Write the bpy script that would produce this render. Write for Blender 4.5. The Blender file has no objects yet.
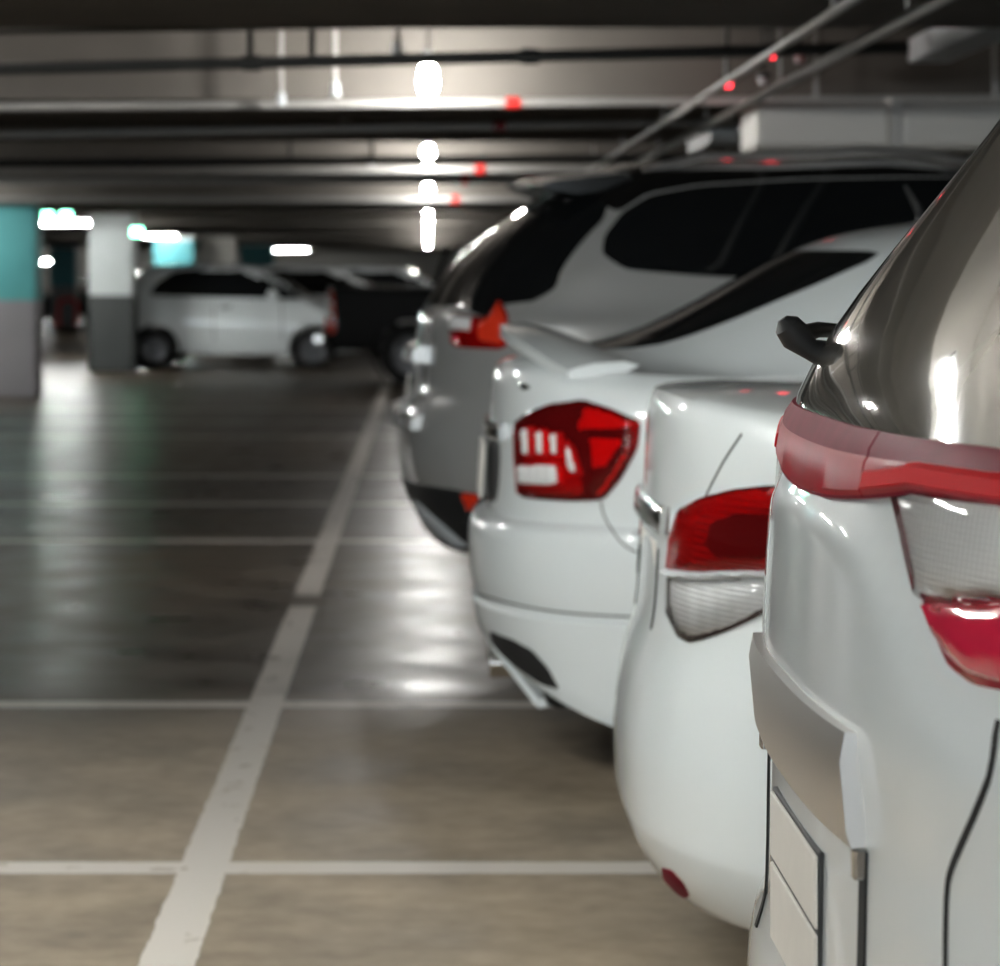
import bpy, bmesh, math, random
import numpy as np
from mathutils import Vector, Matrix
from mathutils.bvhtree import BVHTree
from mathutils.geometry import delaunay_2d_cdt, intersect_line_line_2d

random.seed(4)
scene = bpy.context.scene
COL = scene.collection
# ------------------------------------------------------------------ camera, world, exposure
FPX, VX, VY, CH = 2853.0, 428.0, 277.0, 1.30       # focal length (px), vanishing point, eye height
cam_d = bpy.data.cameras.new('camera')
cam = bpy.data.objects.new('camera', cam_d)
COL.objects.link(cam)
cam.location = (0, 0, CH)
cam.rotation_euler = (math.pi / 2, 0, 0)
cam_d.sensor_width = 36.0
cam_d.lens = FPX / 1000 * 36.0
cam_d.shift_x = (500 - VX) / 1000
cam_d.shift_y = -(483 - VY) / 1000
cam_d.clip_start = 0.05
cam_d.clip_end = 300
cam_d.dof.use_dof = True
cam_d.dof.focus_distance = 3.1
cam_d.dof.aperture_fstop = 8.0
scene.camera = cam

world = bpy.data.worlds.new('world')
scene.world = world
world.use_nodes = True
world.node_tree.nodes['Background'].inputs[0].default_value = (0.75, 0.8, 0.82, 1)
world.node_tree.nodes['Background'].inputs[1].default_value = 0.02
scene.view_settings.view_transform = 'Standard'
scene.view_settings.look = 'None'
scene.view_settings.exposure = 0.42
scene.view_settings.gamma = 1.0
scene.view_settings.use_curve_mapping = False
TUBE = 250.0          # emission of the fluorescent tubes
BULB = 270.0          # emission of the bulbs over the aisle
LAMP_Y0, LAMP_DY = 4.6, 8.3


# ------------------------------------------------------------------ materials
def nodes_of(m):
    m.use_nodes = True
    return m.node_tree.nodes, m.node_tree.links


def mat(name, col, rough=0.5, metal=0.0, coat=0.0, emit=None, estr=0.0, var=0.0, vscale=6.0, bump=0.0, bscale=40.0, spec=0.5):
    m = bpy.data.materials.new(name)
    n, l = nodes_of(m)
    p = n['Principled BSDF']
    p.inputs['Base Color'].default_value = (*col, 1)
    p.inputs['Roughness'].default_value = rough
    p.inputs['Metallic'].default_value = metal
    p.inputs['Coat Weight'].default_value = coat
    p.inputs['Coat Roughness'].default_value = 0.03
    p.inputs['Specular IOR Level'].default_value = spec
    if emit:
        p.inputs['Emission Color'].default_value = (*emit, 1)
        p.inputs['Emission Strength'].default_value = estr
    tc = n.new('ShaderNodeTexCoord')
    if var:
        nz = n.new('ShaderNodeTexNoise')
        nz.inputs['Scale'].default_value = vscale
        nz.inputs['Detail'].default_value = 5
        l.new(tc.outputs['Object'], nz.inputs['Vector'])
        mx = n.new('ShaderNodeMix')
        mx.data_type = 'RGBA'
        mx.inputs[6].default_value = (*[c * (1 - var) for c in col], 1)
        mx.inputs[7].default_value = (*[min(1, c * (1 + var)) for c in col], 1)
        l.new(nz.outputs['Fac'], mx.inputs[0])
        l.new(mx.outputs[2], p.inputs['Base Color'])
    if bump:
        nb = n.new('ShaderNodeTexNoise')
        nb.inputs['Scale'].default_value = bscale
        nb.inputs['Detail'].default_value = 4
        l.new(tc.outputs['Object'], nb.inputs['Vector'])
        b = n.new('ShaderNodeBump')
        b.inputs['Strength'].default_value = bump
        b.inputs['Distance'].default_value = 0.01
        l.new(nb.outputs['Fac'], b.inputs['Height'])
        l.new(b.outputs['Normal'], p.inputs['Normal'])
    return m


def lens_mat(name, col, tint=1.0):
    """thin coloured plastic lens: lets the reflector behind show, mirrors at grazing angles"""
    m = bpy.data.materials.new(name)
    n, l = nodes_of(m)
    n.remove(n['Principled BSDF'])
    tr = n.new('ShaderNodeBsdfTransparent')
    tr.inputs[0].default_value = (*col, 1)
    gl = n.new('ShaderNodeBsdfGlossy')
    gl.inputs['Roughness'].default_value = 0.03
    df = n.new('ShaderNodeBsdfDiffuse')
    df.inputs[0].default_value = (col[0] * .8, col[1] * .8, col[2] * .8, 1)
    m1 = n.new('ShaderNodeMixShader')
    m1.inputs[0].default_value = 0.10 * tint
    l.new(tr.outputs[0], m1.inputs[1])
    l.new(df.outputs[0], m1.inputs[2])
    fr = n.new('ShaderNodeFresnel')
    fr.inputs[0].default_value = 1.5
    m2 = n.new('ShaderNodeMixShader')
    l.new(fr.outputs[0], m2.inputs[0])
    l.new(m1.outputs[0], m2.inputs[1])
    l.new(gl.outputs[0], m2.inputs[2])
    l.new(m2.outputs[0], n['Material Output'].inputs[0])
    return m


def ribbed_mat(name, col, rough, metal, freq_a, freq_b, strength, axis='X'):
    """reflector with moulded horizontal and vertical ribs"""
    m = mat(name, col, rough, metal)
    n, l = nodes_of(m)
    p = n['Principled BSDF']
    tc = n.new('ShaderNodeTexCoord')
    sx = n.new('ShaderNodeSeparateXYZ')
    l.new(tc.outputs['Object'], sx.inputs[0])
    hs = []
    for ax, f in (('Z', freq_a), (axis, freq_b)):
        k = n.new('ShaderNodeMath')
        k.operation = 'MULTIPLY'
        k.inputs[1].default_value = f
        l.new(sx.outputs[ax], k.inputs[0])
        s = n.new('ShaderNodeMath')
        s.operation = 'SINE'
        l.new(k.outputs[0], s.inputs[0])
        hs.append(s)
    ad = n.new('ShaderNodeMath')
    l.new(hs[0].outputs[0], ad.inputs[0])
    l.new(hs[1].outputs[0], ad.inputs[1])
    b = n.new('ShaderNodeBump')
    b.inputs['Strength'].default_value = strength
    b.inputs['Distance'].default_value = 0.004
    l.new(ad.outputs[0], b.inputs['Height'])
    l.new(b.outputs['Normal'], p.inputs['Normal'])
    return m


M = {}
M['white'] = mat('white_car_paint', (0.77, 0.82, 0.83), 0.35, 0, 1.0)
M['pearl'] = mat('pearl_white_car_paint', (0.72, 0.77, 0.785), 0.32, 0, 1.0)
M['silver'] = mat('silver_car_paint', (0.60, 0.605, 0.60), 0.25, 0.5, 1.0)
M['black_paint'] = mat('black_car_paint', (0.004, 0.004, 0.004), 0.55, 0, 0.0, spec=0.25)
M['glass'] = mat('tinted_car_glass', (0.006, 0.007, 0.008), 0.04, 0, 0.0, spec=0.7)
M['film'] = mat('dusty_tinted_car_glass', (0.13, 0.122, 0.108), 0.08, 0, 1.0, var=0.35, vscale=5)  # base colour lightened to stand in for the lane's bright reflection
M['rubber'] = mat('black_rubber', (0.012, 0.012, 0.012), 0.75)
M['trim'] = mat('black_plastic_trim', (0.018, 0.019, 0.02), 0.5)
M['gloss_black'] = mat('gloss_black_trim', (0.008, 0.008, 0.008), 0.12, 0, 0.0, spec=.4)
M['chrome'] = mat('chrome', (0.72, 0.72, 0.71), 0.12, 1.0)
M['satin'] = mat('satin_chrome', (0.74, 0.72, 0.70), 0.36, 1.0)
M['alloy'] = mat('alloy_wheel', (0.55, 0.56, 0.57), 0.3, 0.9)
M['dark_alloy'] = mat('dark_alloy_wheel', (0.06, 0.06, 0.062), 0.3, 0.8)
M['plate'] = mat('number_plate', (0.74, 0.71, 0.66), 0.45, var=0.05, vscale=30)
M['gap'] = mat('panel_gap', (0.01, 0.01, 0.01), 0.9)
M['red_lens'] = lens_mat('red_lens', (0.85, 0.03, 0.035))
M['deep_red'] = mat('dark_red_plastic', (0.26, 0.012, 0.025), 0.12, 0, 1.0)
M['garnet'] = mat('dusty_red_garnish', (0.155, 0.009, 0.022), 0.5, 0, 0.0, spec=.04, var=0.25, vscale=25)
M['clear_lens'] = lens_mat('clear_lens', (1, 1, 1), 0.3)
M['refl'] = ribbed_mat('ribbed_reflector', (0.90, 0.91, 0.91), 0.25, 0.15, 700, 300, 0.4)
M['refl_fine'] = ribbed_mat('fine_ribbed_reflector', (0.92, 0.93, 0.93), 0.25, 0.0, 1250, 800, 0.3, 'Y')
M['band_red'] = mat('red_band_plastic', (0.27, 0.003, 0.012), 0.35, 0, 0.0, spec=.06, var=.3, vscale=12)
M['bright_red'] = mat('bright_red_lens_plastic', (0.50, 0.004, 0.008), 0.4, 0, 0.0, spec=.03)
M['crimson'] = mat('crimson_lens', (0.62, 0.02, 0.06), 0.12, 0, 1.0)
M['refl_red'] = ribbed_mat('ribbed_red_reflector', (0.75, 0.03, 0.02), 0.25, 0.6, 520, 0, 0.5)
M['refl_dark'] = mat('dark_lamp_bowl', (0.05, 0.012, 0.01), 0.25, 0.5)
M['orange'] = mat('red_reflector', (0.85, 0.045, 0.015), 0.25, 0, 1.0)
M['steel_white'] = mat('white_painted_steel', (0.62, 0.66, 0.68), 0.4)
M['pipe_grey'] = mat('galvanised_pipe', (0.45, 0.44, 0.42), 0.45, 0.3, var=0.15)
M['pipe_black'] = mat('black_pipe', (0.03, 0.03, 0.028), 0.6)
M['duct'] = mat('grey_duct_steel', (0.62, 0.60, 0.56), 0.45, 0.2, var=0.08, vscale=3)
M['concrete'] = mat('ceiling_concrete', (0.16, 0.145, 0.127), 0.8, var=0.35, vscale=1.7, bump=0.25, bscale=6)
M['wall'] = mat('painted_wall', (0.30, 0.29, 0.27), 0.8, var=0.15, vscale=1.0)
M['red_paint'] = mat('red_paint', (0.65, 0.03, 0.025), 0.4)
M['blue_paint'] = mat('blue_paint', (0.03, 0.2, 0.36), 0.4)
M['tube'] = mat('lit_tube', (1, 1, 1), 0.5, emit=(0.98, 1.0, 0.97), estr=TUBE)
M['bulb'] = mat('lit_bulb', (1, 1, 1), 0.5, emit=(1.0, .985, .95), estr=BULB)
M['daylight'] = mat('daylit_pane', (.8, .9, 1), 0.3, emit=(0.80, 0.92, 1.0), estr=9)  # glow of the windows added behind the viewer
M['green_lit'] = mat('lit_green_sign', (0.1, 0.8, 0.4), 0.4, emit=(0.25, 1.0, 0.6), estr=14)
M['red_led'] = mat('lit_red_led', (0.9, 0.02, 0.03), 0.4, emit=(1.0, 0.03, 0.05), estr=9)
M['head_lit'] = mat('lit_headlamp', (1, 1, 1), 0.4, emit=(1.0, 0.97, 0.92), estr=12)


def column_mat(name, up, low, zsplit, top=None, ztop=9.0):
    m = mat(name, up, 0.55)
    n, l = nodes_of(m)
    tc = n.new('ShaderNodeTexCoord')
    sx = n.new('ShaderNodeSeparateXYZ')
    l.new(tc.outputs['Object'], sx.inputs[0])
    out = None
    nz = n.new('ShaderNodeTexNoise')
    nz.inputs['Scale'].default_value = 2.2
    nz.inputs['Detail'].default_value = 6
    l.new(tc.outputs['Object'], nz.inputs['Vector'])
    cols = [(low, up, zsplit)] + ([(None, top, ztop)] if top else [])
    for a, b, z in cols:
        g = n.new('ShaderNodeMath')
        g.operation = 'GREATER_THAN'
        g.inputs[1].default_value = z
        l.new(sx.outputs['Z'], g.inputs[0])
        mx = n.new('ShaderNodeMix')
        mx.data_type = 'RGBA'
        l.new(g.outputs[0], mx.inputs[0])
        if a:
            mx.inputs[6].default_value = (*a, 1)
        else:
            l.new(out, mx.inputs[6])
        mx.inputs[7].default_value = (*b, 1)
        out = mx.outputs[2]
    mul = n.new('ShaderNodeMix')
    mul.data_type = 'RGBA'
    mul.blend_type = 'MULTIPLY'
    mul.inputs[0].default_value = 0.35
    l.new(out, mul.inputs[6])
    l.new(nz.outputs['Fac'], mul.inputs[7])
    l.new(mul.outputs[2], n['Principled BSDF'].inputs['Base Color'])
    return m


def floor_mat(lines_y, x0, dxdy, hw):
    """burnished concrete with painted bay lines"""
    m = bpy.data.materials.new('polished_concrete_floor')
    n, l = nodes_of(m)
    p = n['Principled BSDF']
    p.inputs['Specular IOR Level'].default_value = 0.13
    tc = n.new('ShaderNodeTexCoord')
    sx = n.new('ShaderNodeSeparateXYZ')
    l.new(tc.outputs['Object'], sx.inputs[0])

    def math_(op, a, b=None, c=None):
        k = n.new('ShaderNodeMath')
        k.operation = op
        for i, v in enumerate((a, b, c)):
            if v is None:
                continue
            if isinstance(v, (int, float)):
                k.inputs[i].default_value = v
            else:
                l.new(v, k.inputs[i])
        return k.outputs[0]

    def noise(scale, detail=6, stretch=None):
        nz = n.new('ShaderNodeTexNoise')
        nz.inputs['Scale'].default_value = scale
        nz.inputs['Detail'].default_value = detail
        if stretch:
            mp = n.new('ShaderNodeMapping')
            mp.inputs['Scale'].default_value = stretch
            l.new(tc.outputs['Object'], mp.inputs[0])
            l.new(mp.outputs[0], nz.inputs['Vector'])
        else:
            l.new(tc.outputs['Object'], nz.inputs['Vector'])
        return nz.outputs['Fac']
    big, mid, fine = noise(0.55), noise(2.6, 8), noise(14, 6)
    ramp = n.new('ShaderNodeValToRGB')
    e = ramp.color_ramp.elements
    e[0].position, e[0].color = 0.38, (0.17, 0.136, 0.098, 1)
    e[1].position, e[1].color = 0.62, (0.40, 0.325, 0.24, 1)
    mixf = math_('ADD', math_('MULTIPLY', mid, 0.45), math_('ADD', math_('MULTIPLY', big, 0.35), math_('MULTIPLY', fine, 0.2)))
    l.new(mixf, ramp.inputs[0])
    # two zones: paler and rougher near the viewer, darker and smoother beyond
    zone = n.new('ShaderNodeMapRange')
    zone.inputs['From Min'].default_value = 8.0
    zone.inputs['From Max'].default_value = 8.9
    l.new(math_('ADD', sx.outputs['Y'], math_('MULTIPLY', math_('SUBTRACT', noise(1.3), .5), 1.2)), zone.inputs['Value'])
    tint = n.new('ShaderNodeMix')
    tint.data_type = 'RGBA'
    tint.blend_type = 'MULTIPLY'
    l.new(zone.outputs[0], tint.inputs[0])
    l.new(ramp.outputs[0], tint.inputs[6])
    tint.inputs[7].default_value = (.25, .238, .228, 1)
    # black spots and tyre scuffs
    sp = n.new('ShaderNodeTexVoronoi')
    sp.inputs['Scale'].default_value = 1.5
    l.new(tc.outputs['Object'], sp.inputs['Vector'])
    thr = math_('MULTIPLY', math_('SUBTRACT', noise(5), 0.35), 0.17)
    spot = math_('LESS_THAN', sp.outputs['Distance'], thr)
    mspot = n.new('ShaderNodeMix')
    mspot.data_type = 'RGBA'
    l.new(math_('MULTIPLY', spot, 0.75), mspot.inputs[0])
    l.new(tint.outputs[2], mspot.inputs[6])
    mspot.inputs[7].default_value = (0.02, 0.018, 0.016, 1)
    # painted lines
    X, Y = sx.outputs['X'], sx.outputs['Y']
    edge = math_('MULTIPLY', math_('SUBTRACT', fine, 0.5), 0.02)
    lx = math_('SUBTRACT', X, x0)
    ln = math_('LESS_THAN', math_('ADD', math_('ABSOLUTE', lx), edge), hw)
    # the long line was repainted: a bare gap where the two coats end
    gap = math_('LESS_THAN', math_('ABSOLUTE', math_('SUBTRACT', Y, 11.45)), 0.20)
    ln = math_('MULTIPLY', ln, math_('SUBTRACT', 1.0, gap))
    tot = ln
    for ly, w in lines_y:
        c = math_('LESS_THAN', math_('ADD', math_('ABSOLUTE', math_('SUBTRACT', Y, ly)), edge), w)
        tot = math_('MAXIMUM', tot, c)
    wear = math_('MULTIPLY', math_('GREATER_THAN', noise(9, 8), 0.36), 0.5)
    wear = math_('ADD', wear, 0.42)
    msk = math_('MULTIPLY', tot, wear)
    mline = n.new('ShaderNodeMix')
    mline.data_type = 'RGBA'
    l.new(msk, mline.inputs[0])
    l.new(mspot.outputs[2], mline.inputs[6])
    mline.inputs[7].default_value = (0.62, 0.58, 0.53, 1)
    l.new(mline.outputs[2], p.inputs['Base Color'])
    rr = n.new('ShaderNodeMapRange')
    rr.inputs['From Min'].default_value = 0.3
    rr.inputs['From Max'].default_value = 0.7
    rr.inputs['To Min'].default_value = 0.26
    rr.inputs['To Max'].default_value = 0.42
    l.new(mid, rr.inputs['Value'])
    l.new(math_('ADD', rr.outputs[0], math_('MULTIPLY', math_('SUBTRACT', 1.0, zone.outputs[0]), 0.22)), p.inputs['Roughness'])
    b = n.new('ShaderNodeBump')
    b.inputs['Strength'].default_value = 0.12
    b.inputs['Distance'].default_value = 0.004
    l.new(mid, b.inputs['Height'])
    l.new(b.outputs['Normal'], p.inputs['Normal'])
    return m


# ------------------------------------------------------------------ mesh helpers
class MB:
    def __init__(self):
        self.v, self.f = [], []

    def add(self, vs, fs):
        o = len(self.v)
        self.v += [tuple(p) for p in vs]
        self.f += [tuple(i + o for i in f) for f in fs]
        return self

    def box(self, a, b):
        (x0, y0, z0), (x1, y1, z1) = a, b
        vs = [(x0, y0, z0), (x1, y0, z0), (x1, y1, z0), (x0, y1, z0), (x0, y0, z1), (x1, y0, z1), (x1, y1, z1), (x0, y1, z1)]
        return self.add(vs, [(0, 3, 2, 1), (4, 5, 6, 7), (0, 1, 5, 4), (1, 2, 6, 5), (2, 3, 7, 6), (3, 0, 4, 7)])

    def tube(self, pts, r, seg=10, caps=True):
        pts = [Vector(p) for p in pts]
        rings = []
        for i, p in enumerate(pts):
            d = (pts[min(i + 1, len(pts) - 1)] - pts[max(i - 1, 0)]).normalized()
            up = Vector((0, 0, 1)) if abs(d.z) < 0.9 else Vector((0, 1, 0))
            s = d.cross(up).normalized()
            t = s.cross(d)
            rr = r[i] if isinstance(r, (list, tuple)) else r
            rings.append([p + s * (rr * math.cos(2 * math.pi * k / seg)) + t * (rr * math.sin(2 * math.pi * k / seg)) for k in range(seg)])
        vs = [q for rg in rings for q in rg]
        fs = []
        for i in range(len(pts) - 1):
            for k in range(seg):
                a, b = i * seg + k, i * seg + (k + 1) % seg
                fs.append((a, b, b + seg, a + seg))
        if caps:
            fs.append(tuple(range(seg - 1, -1, -1)))
            fs.append(tuple((len(pts) - 1) * seg + k for k in range(seg)))
        return self.add(vs, fs)

    def lathe_y(self, c, prof, seg=36):
        """profile of (radius, y) turned around the y axis through c"""
        vs, fs = [], []
        for r, y in prof:
            for k in range(seg):
                a = 2 * math.pi * k / seg
                vs.append((c[0] + r * math.cos(a), c[1] + y, c[2] + r * math.sin(a)))
        for i in range(len(prof) - 1):
            for k in range(seg):
                a, b = i * seg + k, i * seg + (k + 1) % seg
                fs.append((a, b, b + seg, a + seg))
        return self.add(vs, fs)

    def build(self, name, m, parent=None, smooth=False, bevel=0.0, angle=40):
        me = bpy.data.meshes.new(name)
        me.from_pydata(self.v, [], self.f)
        me.validate()
        bm = bmesh.new()
        bm.from_mesh(me)
        bmesh.ops.recalc_face_normals(bm, faces=bm.faces)
        if bevel:
            bmesh.ops.bevel(bm, geom=[e for e in bm.edges if len(e.link_faces) == 2 and e.calc_face_angle(0) > 0.5], offset=bevel, segments=2, affect='EDGES', profile=0.5)
        bm.to_mesh(me)
        bm.free()
        me.materials.append(m)
        if smooth:
            me.shade_smooth()
            me.set_sharp_from_angle(angle=math.radians(angle))
        o = bpy.data.objects.new(name, me)
        COL.objects.link(o)
        if parent:
            o.parent = parent
        return o


def tag(o, label, cat, group=None, kind=None):
    o['label'] = label
    o['category'] = cat
    if group:
        o['group'] = group
    if kind:
        o['kind'] = kind
    return o


def empty(name, loc, label, cat, group=None):
    o = bpy.data.objects.new(name, None)
    COL.objects.link(o)
    o.location = loc
    o.empty_display_size = 0.2
    return tag(o, label, cat, group)


def struct(name, mb, m):
    o = mb.build(name, m)
    o['kind'] = 'structure'
    return o


def copy_tree(o, parent=None):
    c = o.copy()
    COL.objects.link(c)
    c.parent = parent
    for ch in [x for x in bpy.data.objects if x.parent == o]:
        copy_tree(ch, c)
    return c


# ------------------------------------------------------------------ car bodies
def quarter(x_tip, a, n, w, num, sign):
    """superellipse quarter from the centre line (y=0) round to the side (y=w)"""
    t = np.linspace(0, math.pi / 2, 600)
    y = w * np.sin(t) ** (2 / n)
    x = x_tip + sign * a * (1 - np.cos(t) ** (2 / n))
    s = np.concatenate([[0], np.cumsum(np.hypot(np.diff(x), np.diff(y)))])
    q = np.linspace(0, s[-1], num)
    return np.interp(q, s, x), np.interp(q, s, y)


def smooth01(t):
    t = np.clip(t, 0, 1)
    return t * t * (3 - 2 * t)


def ring(R, NR, NS, NF):
    xr, a, n, w, xf, b, m_, zr, zc, zm, zf = R
    x1, y1 = quarter(xr, a, n, w, NR, 1)
    x3, y3 = quarter(xf, b, m_, w, NF, -1)
    x2 = np.linspace(x1[-1], x3[-1], NS + 2)[1:-1]
    y2 = np.full_like(x2, w)
    z1 = zr + (zc - zr) * (y1 / w) ** 2.5
    tt = (x2 - x1[-1]) / (x3[-1] - x1[-1])
    z2 = np.where(tt < 0.5, zc + (zm - zc) * smooth01(tt * 2), zm + (zf - zm) * smooth01(tt * 2 - 1))
    z3 = np.full_like(x3, zf)
    P = np.stack([np.concatenate([x1, x2, x3[::-1]]), np.concatenate([y1, y2, y3[::-1]]), np.concatenate([z1, z2, z3])], 1)
    return P


def pchip(t, P, q):
    """monotone cubic through rows of P (rings) at parameters q"""
    h = np.diff(t)[:, None, None]
    d = np.diff(P, axis=0) / h
    m = np.zeros_like(P)
    w1, w2 = 2 * h[1:] + h[:-1], h[1:] + 2 * h[:-1]
    ok = d[:-1] * d[1:] > 0
    with np.errstate(divide='ignore', invalid='ignore'):
        hm = (w1 + w2) / (w1 / d[:-1] + w2 / d[1:])
    m[1:-1] = np.where(ok, hm, 0)
    m[0], m[-1] = d[0], d[-1]
    out = np.zeros((len(q),) + P.shape[1:])
    for k, qq in enumerate(q):
        i = min(max(np.searchsorted(t, qq) - 1, 0), len(t) - 2)
        hh = t[i + 1] - t[i]
        s = (qq - t[i]) / hh
        out[k] = ((1 + 2 * s) * (1 - s) ** 2 * P[i] + s * (1 - s) ** 2 * hh * m[i]
                  + s * s * (3 - 2 * s) * P[i + 1] + s * s * (s - 1) * hh * m[i + 1])
    return out


class Car:
    """closed body lofted from plan outlines stacked in height; rear points to -x, near side is -y"""

    def __init__(self, name, x0, yc, rings, paint, label, cat='car', group=None, dens=1.0, wheels=None, arch=0.36, carve=None):
        self.root = empty(name, (x0, yc, 0), label, cat, group)
        self.x0, self.yc = x0, yc
        NR, NS, NF = int(30 * dens), int(60 * dens), int(16 * dens)
        P = np.stack([ring(r, NR, NS, NF) for r in rings])
        t = np.concatenate([[0], np.cumsum(np.mean(np.linalg.norm(np.diff(P, axis=0), axis=2)[:, :NR], axis=1))])
        q = []
        for i in range(len(t) - 1):
            k = max(2, int((t[i + 1] - t[i]) / (0.022 / dens)))
            q += list(np.linspace(t[i], t[i + 1], k, endpoint=False))
        q.append(t[-1])
        G = pchip(t, P, np.array(q))                     # rows x cols x 3 (half, y>=0)
        full = np.concatenate([G * [1, -1, 1], (G[:, 1:-1][:, ::-1])], axis=1)   # near side first, then back along the far side
        if carve:
            full = carve(full)
        nr, nc = full.shape[:2]
        V = full.reshape(-1, 3)
        F = []
        for i in range(nr - 1):
            for k in range(nc):
                a, b = i * nc + k, i * nc + (k + 1) % nc
                F.append((a, b, b + nc, a + nc))
        F.append(tuple(range(nc - 1, -1, -1)))
        F.append(tuple((nr - 1) * nc + k for k in range(nc)))
        self.bvh = BVHTree.FromPolygons([Vector(p) for p in V], F)
        # wheel arches: snap to the circle, then cut
        V2 = V.copy()
        cut = []
        for wx, wz in (wheels or []):
            d = np.hypot(V[:, 0] - wx, V[:, 2] - wz)
            side = np.abs(V[:, 1]) > 0.55
            cell = 0.028 / dens
            near = side & (np.abs(d - arch) < cell) & (V[:, 2] < 0.95)
            k = arch / np.maximum(d, 1e-6)
            V2[near, 0] = wx + (V[near, 0] - wx) * k[near]
            V2[near, 2] = wz + (V[near, 2] - wz) * k[near]
            cut.append((wx, wz))
        keep = []
        for f in F:
            c = V2[list(f)].mean(0)
            if len(f) == 4 and abs(c[1]) > 0.5 and any(math.hypot(c[0] - wx, c[2] - wz) < arch - 0.001 for wx, wz in cut):
                continue
            keep.append(f)
        self.body = MB().add(V2, keep).build('body', paint, self.root, smooth=True, angle=35)
        # dark liner inside the arches
        self.half_w = float(np.abs(V[:, 1]).max())
        for wx, wz in cut:
            mb = MB()
            mb.lathe_y((wx, 0, wz), [(arch + .01, -self.half_w + .035), (arch + .01, self.half_w - .035)], 40)
            mb.build('wheel_arch_liner', M['rubber'], self.root, smooth=True)

    # pixel of the photograph -> point on the body, car coordinates
    def hit(self, px, py, yfall=None):
        o = Vector((-self.x0, -self.yc, CH))
        d = Vector(((px - VX) / FPX, 1.0, -(py - VY) / FPX)).normalized()
        loc, nor, i, dist = self.bvh.ray_cast(o, d)
        if loc is None:
            loc, nor, i, dist = self.bvh.find_nearest(o + d * ((self.yc - (yfall or 0.3)) / d.y))
        return loc

    def px(self, pts):
        r = [self.hit(*p) for p in pts]
        return [(p.x, p.z) for p in r]

    def on(self, a, b, plane):
        if plane in ('near', 'far'):
            s = -1 if plane == 'near' else 1
            o, d = Vector((a, 3 * s, b)), Vector((0, -s, 0))
        elif plane == 'rear':
            o, d = Vector((-3, a, b)), Vector((1, 0, 0))
        elif plane == 'front':
            o, d = Vector((9, a, b)), Vector((-1, 0, 0))
        else:
            o, d = Vector((a, b, 4)), Vector((0, 0, -1))
        loc, nor, i, dist = self.bvh.ray_cast(o, d)
        if loc is None:
            p = Vector((a, (-.7 if plane == 'near' else .7), b)) if plane in ('near', 'far') else o + d * 3.4
            loc, nor, i, dist = self.bvh.find_nearest(p)
        if nor.dot(d) > 0:
            nor = -nor
        return loc, nor

    def patch(self, name, poly, plane, m, off=0.004, h=0.02, r=0.012, sink=0.006, parent=None, chaikin=2, inset=0.0):
        poly = round_poly(poly, chaikin)
        pts = densify(poly, h)
        n = len(pts)
        vs = [Vector(p) for p in pts]
        x0, x1 = min(p[0] for p in pts), max(p[0] for p in pts)
        y0, y1 = min(p[1] for p in pts), max(p[1] for p in pts)
        A = np.array(pts)
        B = np.roll(A, -1, 0)
        inner = []
        nx, ny = int((x1 - x0) / h) + 1, int((y1 - y0) / h) + 1
        for i in range(nx):
            for j in range(ny):
                p = np.array((x0 + (i + .5) * h, y0 + (j + .5) * h))
                if inside(p, A, B) and seg_dist(p, A, B) > h * .45:
                    inner.append(Vector(p))
        # an extra ring just inside the rim makes the rounded edge
        allv = vs + inner
        res = delaunay_2d_cdt(allv, [(i, (i + 1) % n) for i in range(n)], [], 1, 1e-5)
        ov, of = res[0], res[2]
        V, rim = [], []
        for p in ov:
            d = seg_dist(np.array((p.x, p.y)), A, B)
            k = 1 - math.exp(-d / r) if r else 1.0
            loc, nor = self.on(p.x, p.y, plane)
            V.append(loc + nor * (off * (0.35 + 0.65 * k)))
            rim.append((d < 1e-4, loc - nor * sink))
        mb = MB()
        F = [tuple(f) for f in of]
        # skirt along boundary edges
        cnt = {}
        for f in F:
            for i in range(len(f)):
                e = (f[i], f[(i + 1) % len(f)])
                cnt[tuple(sorted(e))] = cnt.get(tuple(sorted(e)), 0) + 1
        low = {}
        for (a, b), c in cnt.items():
            if c == 1:
                for q in (a, b):
                    if q not in low:
                        low[q] = len(V)
                        V.append(rim[q][1])
                F.append((a, b, low[b], low[a]))
        mb.add(V, F)
        return mb.build(name, m, parent or self.root, smooth=True, angle=50)

    def seam(self, pts, plane, w=0.006, name='panel_gap', m=None, off=0.0012, parent=None):
        """thin dark gap following the body between points given in the plane"""
        pts = spline(pts, 10)
        mb = MB()
        vs = []
        P = [self.on(a, b, plane) for a, b in pts]
        for i, (loc, nor) in enumerate(P):
            t = (P[min(i + 1, len(P) - 1)][0] - P[max(i - 1, 0)][0]).normalized()
            s = nor.cross(t).normalized() * (w / 2)
            vs += [loc + s + nor * off, loc - s + nor * off, loc - s - nor * .004, loc + s - nor * .004]
        fs = []
        for i in range(len(P) - 1):
            for k in range(4):
                a, b = i * 4 + k, i * 4 + (k + 1) % 4
                fs.append((a, b, b + 4, a + 4))
        fs += [(0, 1, 2, 3), tuple(len(vs) - 4 + k for k in (3, 2, 1, 0))]
        return mb.add(vs, fs).build(name, m or M['gap'], parent or self.root)

    def both(self, fn, *a, **k):
        fn(*a, plane='near', **k)
        fn(*a, plane='far', **k)


def inside(p, A, B):
    c = False
    for (x1, y1), (x2, y2) in zip(A, B):
        if (y1 > p[1]) != (y2 > p[1]) and p[0] < (x2 - x1) * (p[1] - y1) / (y2 - y1) + x1:
            c = not c
    return c


def seg_dist(p, A, B):
    d = B - A
    t = np.clip(((p - A) * d).sum(1) / np.maximum((d * d).sum(1), 1e-12), 0, 1)
    return float(np.min(np.hypot(*(A + d * t[:, None] - p).T)))


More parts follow.
